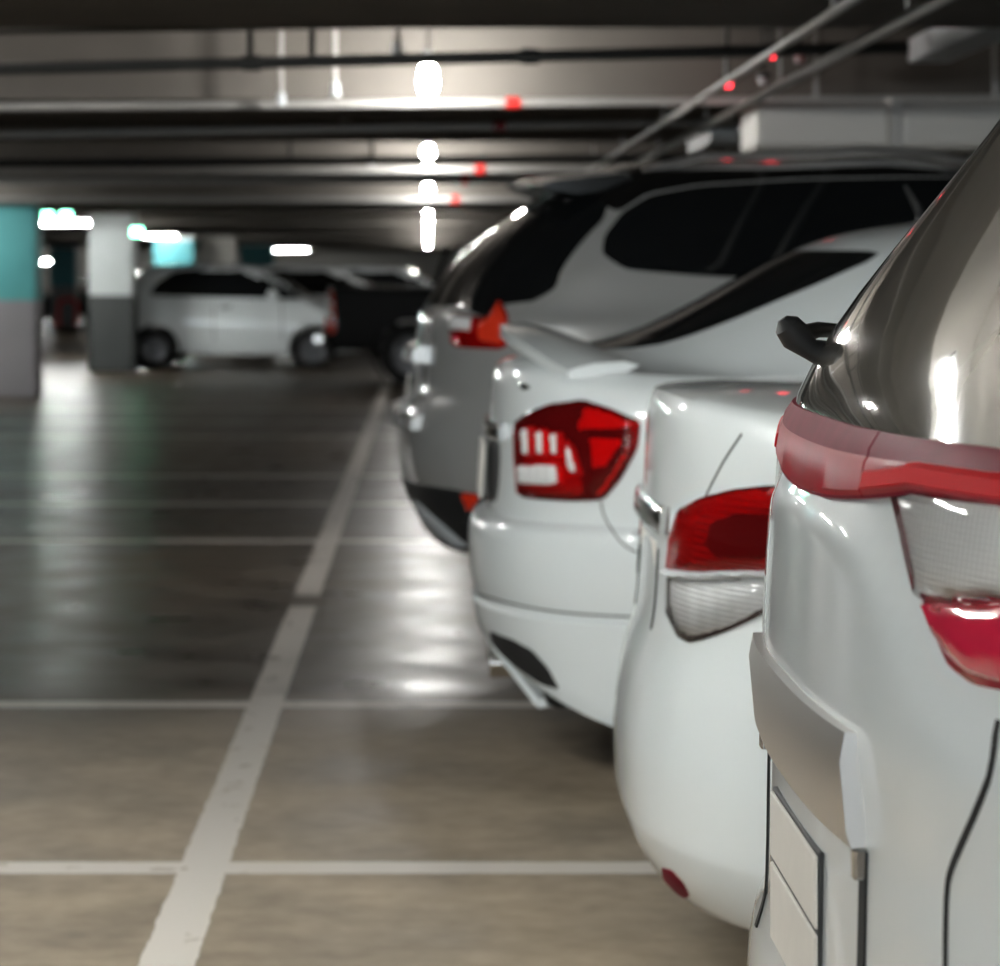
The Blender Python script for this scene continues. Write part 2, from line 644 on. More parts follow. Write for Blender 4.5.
def round_poly(poly, it):
    P = [tuple(p[:2]) for p in poly]
    for k in range(it):
        f = 0.12 if k == 0 else 0.25
        Q = []
        for i in range(len(P)):
            a, b = P[i], P[(i + 1) % len(P)]
            Q.append((a[0] + (b[0] - a[0]) * f, a[1] + (b[1] - a[1]) * f))
            Q.append((a[0] + (b[0] - a[0]) * (1 - f), a[1] + (b[1] - a[1]) * (1 - f)))
        P = Q
    return P


def densify(P, h):
    out = []
    for i in range(len(P)):
        a, b = P[i], P[(i + 1) % len(P)]
        L = math.hypot(b[0] - a[0], b[1] - a[1])
        k = max(1, int(math.ceil(L / h)))
        if L < 1e-5:
            continue
        for j in range(k):
            out.append((a[0] + (b[0] - a[0]) * j / k, a[1] + (b[1] - a[1]) * j / k))
    return out


def spline(pts, k):
    P = [Vector(p) for p in pts]
    if len(P) < 3:
        return [tuple(P[0].lerp(P[1], i / k)) for i in range(k + 1)]
    out = []
    for i in range(len(P) - 1):
        p0, p1, p2, p3 = P[max(i - 1, 0)], P[i], P[i + 1], P[min(i + 2, len(P) - 1)]
        for j in range(k):
            t = j / k
            out.append(tuple(0.5 * ((2 * p1) + (p2 - p0) * t + (2 * p0 - 5 * p1 + 4 * p2 - p3) * t * t + (3 * p1 - p0 - 3 * p2 + p3) * t ** 3)))
    out.append(tuple(P[-1]))
    return out


def wheel_parts(car, wx, side, r=0.31, rim_m=None, track=0.0, width=0.2):
    """tyre with tread shoulders, and a spoked rim as its sub-part"""
    y = side * (car.half_w - 0.02 - track)
    s = side
    prof = [(r * .62, -width / 2), (r * .88, -width / 2), (r * .97, -width / 2 + .02), (r, -width / 2 + .05), (r, width / 2 - .05), (r * .97, width / 2 - .02), (r * .88, width / 2), (r * .66, width / 2 - .005), (r * .60, width / 2 - .03)]
    yc = y - s * width / 2
    mb = MB().lathe_y((wx, yc, r), [(a, b * s) for a, b in prof], 40)
    w = mb.build('wheel', M['rubber'], car.root, smooth=True)
    rm = MB()
    rm.lathe_y((wx, yc, r), [(r * .66, s * (width / 2 - .004)), (r * .60, s * (width / 2 - .012)), (r * .58, s * (width / 2 - .05)), (.02, s * (width / 2 - .06))], 40)
    rm.lathe_y((wx, yc, r), [(.055, s * (width / 2 - .055)), (.05, s * (width / 2 - .018)), (.001, s * (width / 2 - .014))], 20)
    for k in range(5):
        a = 2 * math.pi * k / 5 + .3
        ca, sa = math.cos(a), math.sin(a)
        q = []
        for rr, hw_ in ((.04, .03), (r * .62, .022)):
            for e in (-1, 1):
                for yy in (width / 2 - .045, width / 2 - .014):
                    q.append((wx + ca * rr - sa * hw_ * e, yc + s * yy, r + sa * rr + ca * hw_ * e))
        rm.add(q, [(0, 1, 3, 2), (4, 6, 7, 5), (0, 4, 5, 1), (2, 3, 7, 6), (1, 5, 7, 3), (0, 2, 6, 4)])
    rm.build('rim', rim_m or M['alloy'], w, smooth=True, angle=30)


def add_wheels(car, xs, r=0.31, rim_m=None):
    for wx in xs:
        for side in (-1, 1):
            wheel_parts(car, wx, side, r, rim_m)


def plate_box(name, c, m, parent, size, bev=0.003, tilt=0.0):
    mb = MB().box((-size[0] / 2, -size[1] / 2, -size[2] / 2), (size[0] / 2, size[1] / 2, size[2] / 2))
    o = mb.build(name, m, parent, bevel=bev)
    o.location = c
    o.rotation_euler = (0, tilt, 0)
    return o


def strip_along(car, ys, zfun, thick_z, depth, m, name, parent=None, lift=0.0, extra=None):
    """bar lying on the rear face of the car, following its bow; cross-section thick_z high, standing depth proud"""
    mb = MB()
    vs = []
    K = None
    for y in ys:
        z = zfun(y)
        tz = thick_z(y) if callable(thick_z) else thick_z
        dp = depth(y) if callable(depth) else depth
        prof = [(-tz / 2, -.006), (-tz / 2, dp * .75), (-tz / 2 + tz * .12, dp), (tz / 2 - tz * .25, dp * .96), (tz / 2, dp * .6), (tz / 2, -.006)]
        K = len(prof)
        for dz, dx in prof:
            loc, nor = car.on(y, z + dz, 'rear')
            vs.append((loc.x - dx - lift, y, z + dz))
    fs = []
    for i in range(len(ys) - 1):
        for k in range(K):
            a, b = i * K + k, i * K + (k + 1) % K
            fs.append((a, b, b + K, a + K))
    fs += [tuple(range(K)), tuple(len(vs) - K + k for k in range(K))]
    return mb.add(vs, fs).build(name, m, parent or car.root, smooth=True, angle=25)


# ================================================================== THE HALL
SOF, SLAB = CH + 0.86, CH + 1.28
lines = [(6.28 - 2.4, .062), (6.28, .062), (8.68, .062), (14.05, .07), (16.35, .07), (18.65, .07), (23.2, .07), (25.6, .07), (28.0, .07)]
X0 = -0.494
fl = MB().add([(-24, -24, 0), (9, -24, 0), (9, 96, 0), (-24, 96, 0)], [(0, 1, 2, 3)])
fl.box((-24, -24, -.3), (9, 96, -.02))
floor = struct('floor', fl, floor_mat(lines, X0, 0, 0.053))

ce = MB().box((-24, -24, SLAB), (9, 96, SLAB + .3))
for k in range(-4, 11):                                     # wide dropped beams
    y = 13.78 + 8.3 * k
    ce.box((-24, y, SOF), (9, y + 1.75, SLAB + .01))
    ce.box((-24, y + 2.62, SOF), (9, y + 4.37, SLAB + .01))       # its twin
    ce.box((-24, y + 5.6, SLAB - .16), (9, y + 5.95, SLAB + .01))     # shallow rib between
struct('ceiling', ce, M['concrete'])
struct('wall_right', MB().box((9, -24, 0), (9.3, 96, SLAB + .3)), M['wall'])
struct('wall_left', MB().box((-24.3, -24, 0), (-24, 96, SLAB + .3)), M['wall'])
struct('wall_far', MB().box((-24, 96, 0), (9, 96.3, SLAB + .3)), M['wall'])
wb = MB().box((-24, -24.3, 0), (9, -24, .9)).box((-24, -24.3, 2.1), (9, -24, SLAB + .3)).box((-24, -24.3, .9), (-22, -24, 2.1)).box((6.7, -24.3, .9), (9, -24, 2.1))
for k in range(1, 7):
    wb.box((-22 + 4.1 * k - .35, -24.3, .9), (-22 + 4.1 * k, -24, 2.1))
struct('wall_back', wb, M['wall'])
for k in range(7):                                          # daylight windows added unseen behind the viewer to brighten the cars
    xa = -22 + 4.1 * k
    f = MB().box((xa, -24.12, .9), (xa + 3.75, -24.06, .95)).box((xa, -24.12, 2.05), (xa + 3.75, -24.06, 2.1))
    for j in range(5):
        f.box((xa + j * .925, -24.12, .9), (xa + j * .925 + .05, -24.06, 2.1))
    w = struct('window_%d' % (k + 1), f, M['steel_white'])
    MB().box((xa, -24.16, .9), (xa + 3.75, -24.14, 2.1)).build('pane', M['daylight'], w)


def px_at(px, py, Y):
    return ((px - VX) / FPX * Y, Y, CH - (py - VY) / FPX * Y)


def column(xa, xb, Y, dep, m, label, grp):
    mb = MB().box((-(xb - xa) / 2, 0, 0), ((xb - xa) / 2, dep, SOF))
    o = mb.build('concrete_column', m, bevel=0.02)
    o.location = ((xa + xb) / 2, Y, 0)
    tag(o, label, 'column', grp)


TEAL, WHITE_C = (0.10, 0.42, 0.43), (0.50, 0.54, 0.54)
gc = 'painted concrete columns'
column(-5.0, -4.21, 30.65, .55, column_mat('teal_column_paint', TEAL, (.30, .285, .30), 1.05, (.5, .53, .53), SOF - .08), 'nearest column, teal above and lilac grey below, at the left edge', gc)
column(-4.64, -4.03, 39.0, .6, column_mat('white_column_paint', WHITE_C, (.03, .035, .034), 1.05), 'pale grey column with charcoal base beside the white hatchback', gc)
mt = column_mat('teal_far_column_paint', (.045, .25, .28), (.2, .2, .2), 1.05, (.5, .53, .53), SOF - .07)
column(-5.86, -5.02, 61, .6, mt, 'teal column rising behind the white hatchback rear roof', gc)
column(-4.94, -4.2, 62, .6, column_mat('cream_column_paint', (.62, .60, .56), (.3, .3, .3), 1.05), 'cream column rising behind the white hatchback roof middle', gc)
column(-4.75, -3.9, 72, .6, mt, 'farthest teal column above the white hatchback windscreen', gc)
column(-10.35, -9.65, 78, .6, mt, 'teal column seen in the gap between the two near columns', gc)

# ------------------------------------------------------------------ lights
fix = None
gl = 'lit bulbs over the aisle'
ords = ['far behind the viewer', 'above the nearest cars, out of view', 'nearest lit tube light in view over the aisle', 'second lit tube light along the aisle', 'third lit tube light along the aisle', 'fourth lit tube light along the aisle', 'fifth lit tube light along the aisle', 'sixth lit tube light along the aisle', 'seventh lit tube light along the aisle', 'eighth lit tube light along the aisle', 'last lit tube light at the far end of the aisle']


def make_fixture(drop=0.0):
    r = empty('tube_light', (0, 0, 0), 'x', 'ceiling light', gl)
    MB().tube([(0, -.62, .03), (0, .62, .03)], .007, 8).build('carrier_rod', M['steel_white'], r)
    MB().tube([(0, -.59, -.02), (0, .59, -.02)], .020, 12).build('tube', M['tube'], r, smooth=True)
    for s in (-1, 1):
        MB().box((-.02, s * .61 - .015, -.04), (.02, s * .61 + .015, .035)).build('lamp_holder', M['steel_white'], r)
        MB().tube([(0, s * .45, .03), (0, s * .45, SLAB - CH - .89 + drop)], .006, 6).build('hanger', M['pipe_grey'], r)
    return r


def make_bulb():
    r = empty('ceiling_bulb', (0, 0, 0), 'x', 'ceiling light', gl)
    prof = [(.001, -.085), (.024, -.078), (.040, -.055), (.046, -.02), (.043, .02), (.034, .055), (.022, .075)]
    vs = [(a * math.cos(t), a * math.sin(t), z) for a, z in prof for t in np.linspace(0, 2 * math.pi, 14, endpoint=False)]
    fs = [(i * 14 + k, i * 14 + (k + 1) % 14, (i + 1) * 14 + (k + 1) % 14, (i + 1) * 14 + k) for i in range(6) for k in range(14)]
    MB().add(vs, fs + [tuple(range(13, -1, -1)), tuple(84 + k for k in range(14))]).build('bulb', M['bulb'], r, smooth=True)
    MB().tube([(0, 0, .07), (0, 0, .13)], .024, 12).build('socket', M['steel_white'], r, smooth=True)
    MB().tube([(0, 0, .12), (0, 0, SLAB - CH - .92 + .005)], .008, 8).build('hanger', M['pipe_grey'], r)
    return r


fix = make_fixture()
bulb = make_bulb()
for k in range(-1, 10):
    o = bulb if k == -1 else copy_tree(bulb)
    o.location = (0, LAMP_Y0 + LAMP_DY * k + .35, CH + .92) if k != 0 else (-1.5, .5, CH + .92)  # the second bulb is added beside the viewer, unseen, to brighten the cars
    lab = ords[k + 1].replace('tube light', 'bulb')
    o['label'] = lab if 'bulb' in lab else 'lit bulb over the aisle, ' + lab
o = copy_tree(bulb)
o.location = (-2.05, 11.5, CH + 1.08)  # extra bulb out of view, put in to brighten the silver SUV's rear
o.name = 'ceiling_bulb'  # the added unseen bulb, named like the aisle bulbs
o['label'] = 'lit bulb tucked behind the front ceiling beam over the aisle'
for ch in [x for x in bpy.data.objects if x.parent == o]:
    if ch.name.startswith('hanger'):
        ch.scale = (1, 1, (SLAB - CH - 1.08 + .004) / (SLAB - CH - .92 + .005))
gl2 = 'lit tube lights set across the left lane'
for (px_, py_, Y, lab) in ((66, 222, 46.2, 'lit tube light across the ceiling between the two near columns'), 
                           (289, 249, 90.5, 'lit tube light above the dark windows of the middle white car'), (58, 261, 91, 'small lit tube light low in the gap between the near columns')):
    o = fix if Y < 47 else copy_tree(fix) if Y < 90.8 else make_fixture(.41)
    o.location = px_at(px_, py_, Y)
    o.rotation_euler = (0, 0, math.pi / 2)
    o['label'], o['group'] = lab, gl2

for k, lab in ((-1, 'lit tube light over the left lane far behind the viewer'), (-.5, 'lit tube light over the left lane close behind the viewer'), (2, 'lit tube light over the left lane before the nearest column'), (3, 'lit tube light over the left lane next to the nearest column'), (3.87, 'lit tube light over the left lane before the pale column'), (3.9, 'lit tube light over the left lane second before the pale column'), (6.7, 'lit tube light over the left lane just right of the pale column')):  # those behind the viewer and before the pale column are added, unseen, as fill
    o = copy_tree(fix)
    o.location = (-5.9 if k != 3.9 else -5.75, LAMP_Y0 + LAMP_DY * k, CH + .90)
    o['label'], o['group'] = lab, 'lit tube lights over the left lane'

for Y, lab in ((-8, 'lit tube light over the lane middle farthest behind the viewer'), (-3.7, 'lit tube light over the lane middle far behind the viewer'), (0.5, 'lit tube light over the lane middle beside the viewer'), (4.9, 'lit tube light over the lane middle ahead of the viewer')):  # tubes added out of view to brighten the nearest cars
    o = copy_tree(fix)
    o.location = (-2.9 if Y < 4 else -1.2, Y, CH + .84)
    o['label'], o['group'] = lab, 'lit tube lights over the lane middle'

# unlit battens on the right
gb = 'unlit battens over the parked cars'
for (bx, Y, bz, bl_, lab) in ((1.97, 11.6, .87, 2.4, 'unlit pale batten light at the top right corner'), (1.61, 17.5, .74, 1.4, 'unlit pale batten light above the silver car roof')):
    r = empty('batten_light', (bx, Y, CH + bz), lab, 'ceiling light', gb)
    MB().box((-.02, -bl_, 0), (.15, 0, .10)).build('housing', M['steel_white'], r, bevel=.01)
    MB().box((0.16, -bl_, .06), (.20, 0, .16)).build('cable_tray', M['pipe_black'], r)
    for yy in (-.3, .3 - bl_):
        MB().tube([(.06, yy, .09), (.06, yy, SLAB - CH - bz)], .006, 6).build('hanger', M['pipe_grey'], r)

# ------------------------------------------------------------------ pipes across and along
gp = 'service pipes under the ceiling'


def cross_pipe(Y, yl, yr, rad, m, label, hangers=(), couplings=(), end=None):
    """pipe across the hall whose line in the photo runs from yl (left edge) to yr (right)"""
    za, zb = CH - (yl - VY) / FPX * Y, CH - (yr - VY) / FPX * Y
    x_l, x_r = (0 - VX) / FPX * Y, (1000 - VX) / FPX * Y

    def z(x):
        return za + (zb - za) * (x - x_l) / (x_r - x_l)
    r = empty('service_pipe', (0, Y, 0), label, 'pipe', gp)
    xs = [x_l - 3, x_l, 0, x_r, x_r + 1.5] if not end else [x_l - 3, x_l, 0, (end - VX) / FPX * Y]
    MB().tube([(x, 0, z(x)) for x in xs], rad, 12).build('pipe_run', m, r, smooth=True)
    for p in hangers:
        x = (p - VX) / FPX * Y
        MB().tube([(x, 0, z(x)), (x, 0, SLAB + .01)], .012, 8).build('hanger', m, r)
    for p, mm in couplings:
        x = (p - VX) / FPX * Y
        MB().tube([(x - .035, 0, z(x)), (x + .035, 0, z(x))], rad * 1.35, 12).build('coupling', mm, r, smooth=True)
    return r


cross_pipe(11.2, 69, 45, .024, M['pipe_black'], 'thick black pipe across the ceiling nearest the viewer', (250, 312), ((530, M['pipe_black']), (252, M['pipe_black'])), end=908)
cross_pipe(10.9, 32, 16, .009, M['pipe_black'], 'thin black cable pipe topmost across the picture', end=900)
cross_pipe(13.70, 107, 99, .022, M['pipe_grey'], 'pale pipe with red coupling just behind the nearest tube light', (), ((513, M['red_paint']),))
cross_pipe(15.9, 135, 117, .022, M['pipe_grey'], 'straight pale pipe with dark red coupling below the wide beam', (), ((500, M['deep_red']),))
cross_pipe(19.9, 163, 156, .03, M['pipe_black'], 'black pipe just in front of the second tube light', (290, 372), ())
cross_pipe(22.0, 172, 167, .03, M['pipe_grey'], 'pale pipe with red coupling beneath the second tube light', (), ((480, M['red_paint']),))
cross_pipe(24.2, 181, 179, .03, M['pipe_grey'], 'pale pipe between the second and third tube lights', (), ((465, M['red_paint']),))
cross_pipe(30.3, 200, 199, .035, M['pipe_grey'], 'pale pipe just beyond the third tube light', (), ((455, M['red_paint']),))
cross_pipe(35.6, 209, 208, .04, M['pipe_black'], 'black pipe between the third and fourth tube lights')
for (ratio, dz, ya, yb, rad, lab) in ((1.846, .755, 6.8, 40, .019, 'pale pipe running along the aisle over the parked cars'), (1.53, .77, 6.8, 24, .015, 'thinner pale conduit running along beside the longer pipe')):
    r = empty('service_pipe', (ratio * dz, ya, CH + dz), lab, 'pipe', gp)
    MB().tube([(0, 0, 0), (0, yb - ya, 0)], rad, 12).build('pipe_run', M['pipe_grey'], r, smooth=True)
    for yy in np.arange(1.5, yb - ya, 3.0):
        MB().tube([(0, yy, 0), (0, yy, SLAB - CH - dz)], .006, 6).build('hanger', M['pipe_grey'], r)

# ventilation duct on the right
Yd = 12.6
ax, _, az = px_at(755, 150, Yd)
dz1 = px_at(755, 101, Yd)[2]
dr = empty('ventilation_duct', (ax, Yd, az), 'pale rectangular ventilation duct across the ceiling at upper right', 'duct')
L1 = px_at(893, 0, Yd)[0] - ax
MB().box((0, 0, 0), (L1, .6, dz1 - az)).build('duct_section', M['duct'], dr, bevel=.03)
MB().box((L1 + .03, 0, 0), (L1 + 3, .6, dz1 - az)).build('duct_section', M['duct'], dr, bevel=.03)
MB().box((L1 - .01, -.015, -.015), (L1 + .04, .615, dz1 - az + .015)).build('joint_flange', M['pipe_grey'], dr)
for xx in (.3, L1 + .5):
    MB().box((xx, .29, dz1 - az), (xx + .02, .31, SLAB - az)).build('hanger', M['pipe_grey'], dr)

# sprinkler drops, sensors
gs = 'sprinkler drops under the ceiling'
for (px_, ya, yb, Y, lab) in ((335, 66, 96, 13.4, 'white sprinkler drop left of the nearest tube light'), (281, 84, 106, 13.6, 'grey sprinkler drop second left of the nearest tube light'), (397, 20, 56, 12.1, 'white slanted sprinkler drop above the black pipe'),
                              (345, 108, 122, 16.4, 'short grey sprinkler drop under the wide beam'), (371, 152, 166, 21.5, 'white sprinkler drop left of the second tube light'), (656, 102, 116, 16.2, 'grey sprinkler drop right of the long pipe crossing')):
    x, y, z = px_at(px_, yb, Y)
    zt = min(px_at(px_, ya, Y)[2], SLAB)
    r = empty('sprinkler_drop', (x, y, z), lab, 'sprinkler', gs)
    MB().tube([(0, 0, .03), (0, 0, SLAB - z + .01)], .011, 8).build('drop_pipe', M['pipe_grey'], r, smooth=True)
    MB().tube([(0, 0, 0), (0, 0, .02), (0, 0, .06)], [.03, .022, .02], 12).build('sprinkler_head', M['steel_white'], r, smooth=True)
gd = 'bay sensors over the parked cars'
for (px_, py_, Y, led, lab) in ((770, 58, 11.7, 1, 'bay sensor glowing red above the black pipe at upper right'), (727, 87, 13.4, 1, 'bay sensor glowing red below the black pipe at upper right'),
                                (800, 63, 11.9, 0, 'white unlit bay sensor right of the red glowing one'), (763, 84, 13.6, 0, 'white unlit bay sensor right of the lower red glowing one'), (695, 80, 14.0, 0, 'white unlit bay sensor left of the red glowing ones')):
    x, y, z = px_at(px_, py_, Y)
    r = empty('bay_sensor', (x, y, z), lab, 'sensor', gd)
    MB().tube([(0, 0, .0), (0, 0, .03), (0, 0, .035)], [.02, .024, .015], 14).build('lens', M['red_led'] if led else M['steel_white'], r, smooth=True)
    MB().tube([(0, 0, .03), (0, 0, .05)], .035, 14).build('sensor_base', M['trim'], r, smooth=True)
    MB().tube([(0, 0, .05), (0, 0, SLAB - z + .01)], .008, 8).build('hanger', M['pipe_black'], r)
ge = 'green exit signs'
for (px_, py_, Y, lab) in ((47, 216, 38, 'green lit exit sign beside the nearest teal column'), (66, 215, 38.4, 'green lit exit sign over the tube light between near columns'), (137, 232, 38.3, 'green lit exit sign right of the pale column'), (232, 246, 71, 'green lit exit sign left of the farthest teal column')):
    x, y, z = px_at(px_, py_, Y)
    r = empty('exit_sign', (x, y, z), lab, 'sign', ge)
    MB().box((-.085, 0, -.06), (.085, .06, .06)).build('sign_box', M['steel_white'], r, bevel=.008)
    MB().box((-.07, -.008, -.05), (.07, 0.002, .05)).build('sign_face', M['green_lit'], r)
    MB().box((-.01, .02, .09), (.01, .04, SLAB - z + .01)).build('hanger', M['pipe_grey'], r)


# ================================================================== CAR 1: white SUV, nearest
def zc_(z, *o):
    return (z,) + (o if o else (z, z, z))


rings1 = [
    (.40, .5, 3, .70, 4.20, .6, 2.6, .26, .26, .26, .26),
    (.08, .5, 3, .88, 4.50, .7, 2.6, .32, .32, .26, .28),
    (.012, .5, 3, .92, 4.62, .8, 2.5, .45, .45, .45, .47),
    (.014, .5, 3, .925, 4.64, .8, 2.5, .55, .55, .56, .57),
    (.022, .5, 3, .925, 4.64, .8, 2.5, .60, .605, .61, .62),
    (.028, .48, 2.65, .922, 4.63, .8, 2.5, .635, .64, .65, .65),
    (.031, .48, 2.6, .922, 4.62, .8, 2.5, .80, .80, .80, .76),
    (.036, .50, 2.6, .92, 4.60, .8, 2.5, .97, .97, .93, .86),
    (.042, .52, 2.6, .91, 4.56, .8, 2.5, 1.07, 1.06, 1.02, .94),
    (.052, .52, 2.6, .89, 4.48, .8, 2.5, 1.150, 1.14, 1.08, .99),
    (.058, .52, 2.6, .865, 3.75, .6, 2.5, 1.170, 1.155, 1.10, 1.06),
    (.262, .45, 2.7, .765, 3.20, .5, 2.6, 1.45, 1.43, 1.42, 1.36),
    (.44, .40, 3, .67, 2.85, .5, 2.8, 1.655, 1.64, 1.64, 1.58),
    (.62, .35, 3, .55, 2.65, .45, 2.8, 1.70, 1.69, 1.70, 1.64),
    (1.0, .2, 2.5, .2, 2.2, .2, 2.5, 1.72, 1.72, 1.73, 1.70),
]
PRESS = np.array([(.0, 1.10), (-.26, 1.098), (-.33, 1.085), (-.42, 1.04), (-.50, .985), (-.58, .955), (-.75, .95)])


def press1(G):
    """tailgate pressing: the panel inboard of the lamps stands a little proud, with a soft crease"""
    G = G.copy()
    A, B = PRESS[:-1], PRESS[1:]
    for idx in np.argwhere((G[:, :, 0] < .35) & (G[:, :, 2] > .78) & (G[:, :, 2] < 1.16)):
        x, y, z = G[idx[0], idx[1]]
        p = np.array((-abs(y), z))
        d = seg_dist(p, A, B)
        zl = np.interp(-abs(y), PRESS[::-1, 0], PRESS[::-1, 1])
        sd = d if z < zl else -d
        k = smooth01((sd + .015) / .050) * (1 - smooth01((.93 - z) / .12))
        G[idx[0], idx[1], 0] = x - .012 * float(k)
    return G


c1 = Car('white_suv', .325, 2.75, rings1, M['pearl'], carve=press1, label='nearest white SUV at the right edge with red band under its rear glass', cat='car', group='cars parked along the right side', dens=1.45, wheels=((.95, .34), (3.65, .34)), arch=.40)
add_wheels(c1, (.95, 3.65), .34)
# rear glass
c1.patch('rear_glass', [(-.83, 1.158), (-.70, 1.43), (-.60, 1.60), (.60, 1.60), (.70, 1.43), (.83, 1.158)], 'rear', M['film'], off=.004, h=.035, r=.01)
for pl in ('near', 'far'):
    c1.patch('side_window', [(.75, 1.17), (.95, 1.50), (2.1, 1.54), (2.6, 1.50), (3.25, 1.15)], pl, M['glass'], off=.003, h=.05)
c1.patch('windscreen', [(-.66, 1.13), (-.55, 1.5), (.55, 1.5), (.66, 1.13)], 'front', M['glass'], off=.003, h=.05)
# red band under the glass: tailgate piece and side piece with a joint between


def band_bot(y):
    return 1.096 + .027 * min(1, (y / .42) ** 2)


def band(ya, yb, name):
    ys = np.linspace(ya, yb, 24)
    o = strip_along(c1, ys, lambda y: (band_bot(y) + 1.167) / 2, lambda y: 1.167 - band_bot(y), .010, M['garnet'], name)
    strip_along(c1, ys, lambda y: (band_bot(y) + .003 + 1.150) / 2, lambda y: 1.150 - band_bot(y) - .003, .012, M['band_red'], 'red_lens', parent=o)
    return o


band(-.292, .292, 'red_band')
b2 = band(-.86, -.296, 'red_band_side')
b3 = band(.296, .86, 'red_band_side')
for s_, b_ in ((-1, b2), (1, b3)):
    strip_along(c1, np.linspace(s_ * .30, s_ * .86, 20), lambda y: band_bot(y) + .017, lambda y: .020, .0138, M['bright_red'], 'bright_red_lens', parent=b_)
# tail lamp
lamp_px = [(887, 480), (1010, 494), (1060, 500), (1080, 700), (1010, 692), (972, 684), (948, 664), (930, 620), (908, 555)]
pl_ = c1.px(lamp_px)
for plane in ('near', 'far'):
    base = c1.patch('tail_lamp', pl_, plane, M['deep_red'], off=.004, h=.012, r=.003)
    c1.patch('reflector', c1.px([(899, 490), (1060, 502), (1060, 596), (1005, 597), (923, 596), (915, 560)]), plane, M['refl_fine'], off=.010, h=.008, r=.001, parent=base, chaikin=1)
    c1.patch('lower_red_lens', c1.px([(924, 602), (1060, 600), (1060, 690), (1005, 682), (972, 674), (952, 655), (936, 632)]), plane, M['crimson'], off=.013, h=.01, r=.003, parent=base, chaikin=1)
    c1.patch('clear_lens', c1.px([(893, 486), (1060, 498), (1060, 600), (1005, 600), (920, 600), (910, 560)]), plane, M['clear_lens'], off=.015, h=.012, r=.002, parent=base, chaikin=1)
# tailgate edge gap
c1.both(c1.seam, c1.px([(999, 720), (995, 745), (985, 790), (966, 835), (951, 872), (947, 900), (946, 940), (946, 985)]), w=.007)
# number plate garnish
ysg = np.linspace(-.34, .34, 31)


def gdepth(y):
    return .017


strip_along(c1, ysg, lambda y: .866 - .0 * y, lambda y: .098, gdepth, M['satin'], 'plate_garnish')
for s in (-1, 1):
    pg = MB()
    loc, nor = c1.on(s * .345, .83, 'rear')
    pg.box((loc.x - .012, s * .335 - .008, .79), (loc.x + .01, s * .335 + .008, .818))
    pg.build('garnish_end_cap', M['chrome'], c1.root, bevel=.003)
# plate between two black gaps
for s_ in (-1, 1):
    c1.seam([(s_ * .325, .60), (s_ * .332, .70), (s_ * .335, .815)], 'rear', w=.022, name='plate_recess_gap', off=.002)
loc, nor = c1.on(0, .70, 'rear')
pf = plate_box('plate_frame', (loc.x + .002, 0, .70), M['trim'], c1.root, (.008, .342, .158), .002)
plate_box('number_plate', (loc.x - .002, 0, .742), M['plate'], c1.root, (.006, .335, .066), .002)
plate_box('number_plate', (loc.x - .002, 0, .664), M['plate'], c1.root, (.006, .335, .078), .002)
# rear wiper
a, na = c1.on(.34, 1.218, 'rear')
q = a + Vector((-.030, -.006, .018))
MB().tube([a - na * .005, a + Vector((-.014, -.004, .004)), q, q + Vector((-.010, -.004, .012)), q + Vector((-.015, -.004, .019))], [.016, .012, .0175, .015, .006], 16).build('wiper_hub', M['trim'], c1.root, smooth=True)
p3, n3 = c1.on(.66, 1.225, 'rear')
MB().tube([q, q.lerp(p3, .3) + n3 * .015, q.lerp(p3, .7) + n3 * .015, p3 + n3 * .012], [.011, .009, .007, .005], 12).build('wiper_arm', M['trim'], c1.root, smooth=True)
# bumper reflector, mirrors, lamps up front
c1.patch('front_grille', [(-.45, .62), (-.5, .82), (.5, .82), (.45, .62)], 'front', M['trim'], off=.004, h=.05)
for s in (-1, 1):
    c1.patch('headlamp', [(s * .55, .74), (s * .52, .86), (s * .82, .88), (s * .80, .78)], 'front', M['refl'], off=.006, h=.04)
    MB().tube([(3.1, s * .80, 1.12), (3.1, s * .93, 1.14)], .02, 8).build('mirror_stalk', M['trim'], c1.root)
    MB().tube([(3.05, s * .93, 1.16), (3.07, s * 1.0, 1.17), (3.12, s * 1.06, 1.16)], [.07, .085, .05], 12).build('door_mirror', M['pearl'], c1.root, smooth=True)

# ================================================================== CAR 2: white sedan, second
rings2 = [
    (.40, .5, 2.8, .68, 4.05, .6, 2.6, .22, .22, .2, .22),
    (.085, .55, 2.7, .82, 4.25, .7, 2.5, .205, .215, .19, .2),
    (.020, .58, 2.7, .845, 4.36, .8, 2.5, .275, .28, .25, .28),
    (.008, .58, 2.7, .855, 4.40, .8, 2.5, .31, .315, .30, .34),
    (.002, .58, 2.7, .858, 4.42, .8, 2.4, .335, .335, .34, .38),
    (.000, .58, 2.7, .86, 4.43, .8, 2.4, .43, .43, .44, .46),
    (.016, .58, 2.7, .86, 4.43, .8, 2.4, .57, .57, .57, .57),
    (.044, .56, 2.7, .858, 4.42, .8, 2.4, .675, .68, .68, .65),
    (.055, .56, 2.7, .855, 4.40, .8, 2.4, .82, .82, .80, .72),
    (.062, .56, 2.7, .84, 4.34, .8, 2.4, .98, .97, .90, .79),
    (.066, .54, 2.7, .81, 4.25, .8, 2.4, 1.055, 1.03, .945, .84),
    (.080, .52, 2.7, .775, 4.15, .8, 2.4, 1.088, 1.055, .96, .87),
    (.125, .50, 2.7, .74, 4.00, .75, 2.4, 1.098, 1.065, .97, .89),
    (.62, .35, 3, .68, 3.30, .6, 2.6, 1.12, 1.09, .985, .97),
    (1.20, .3, 3, .57, 2.50, .5, 2.8, 1.41, 1.39, 1.42, 1.38),
    (1.40, .25, 2.8, .45, 2.35, .4, 2.8, 1.455, 1.44, 1.46, 1.43),
    (1.60, .15, 2.5, .15, 2.1, .2, 2.5, 1.47, 1.47, 1.48, 1.46),
]
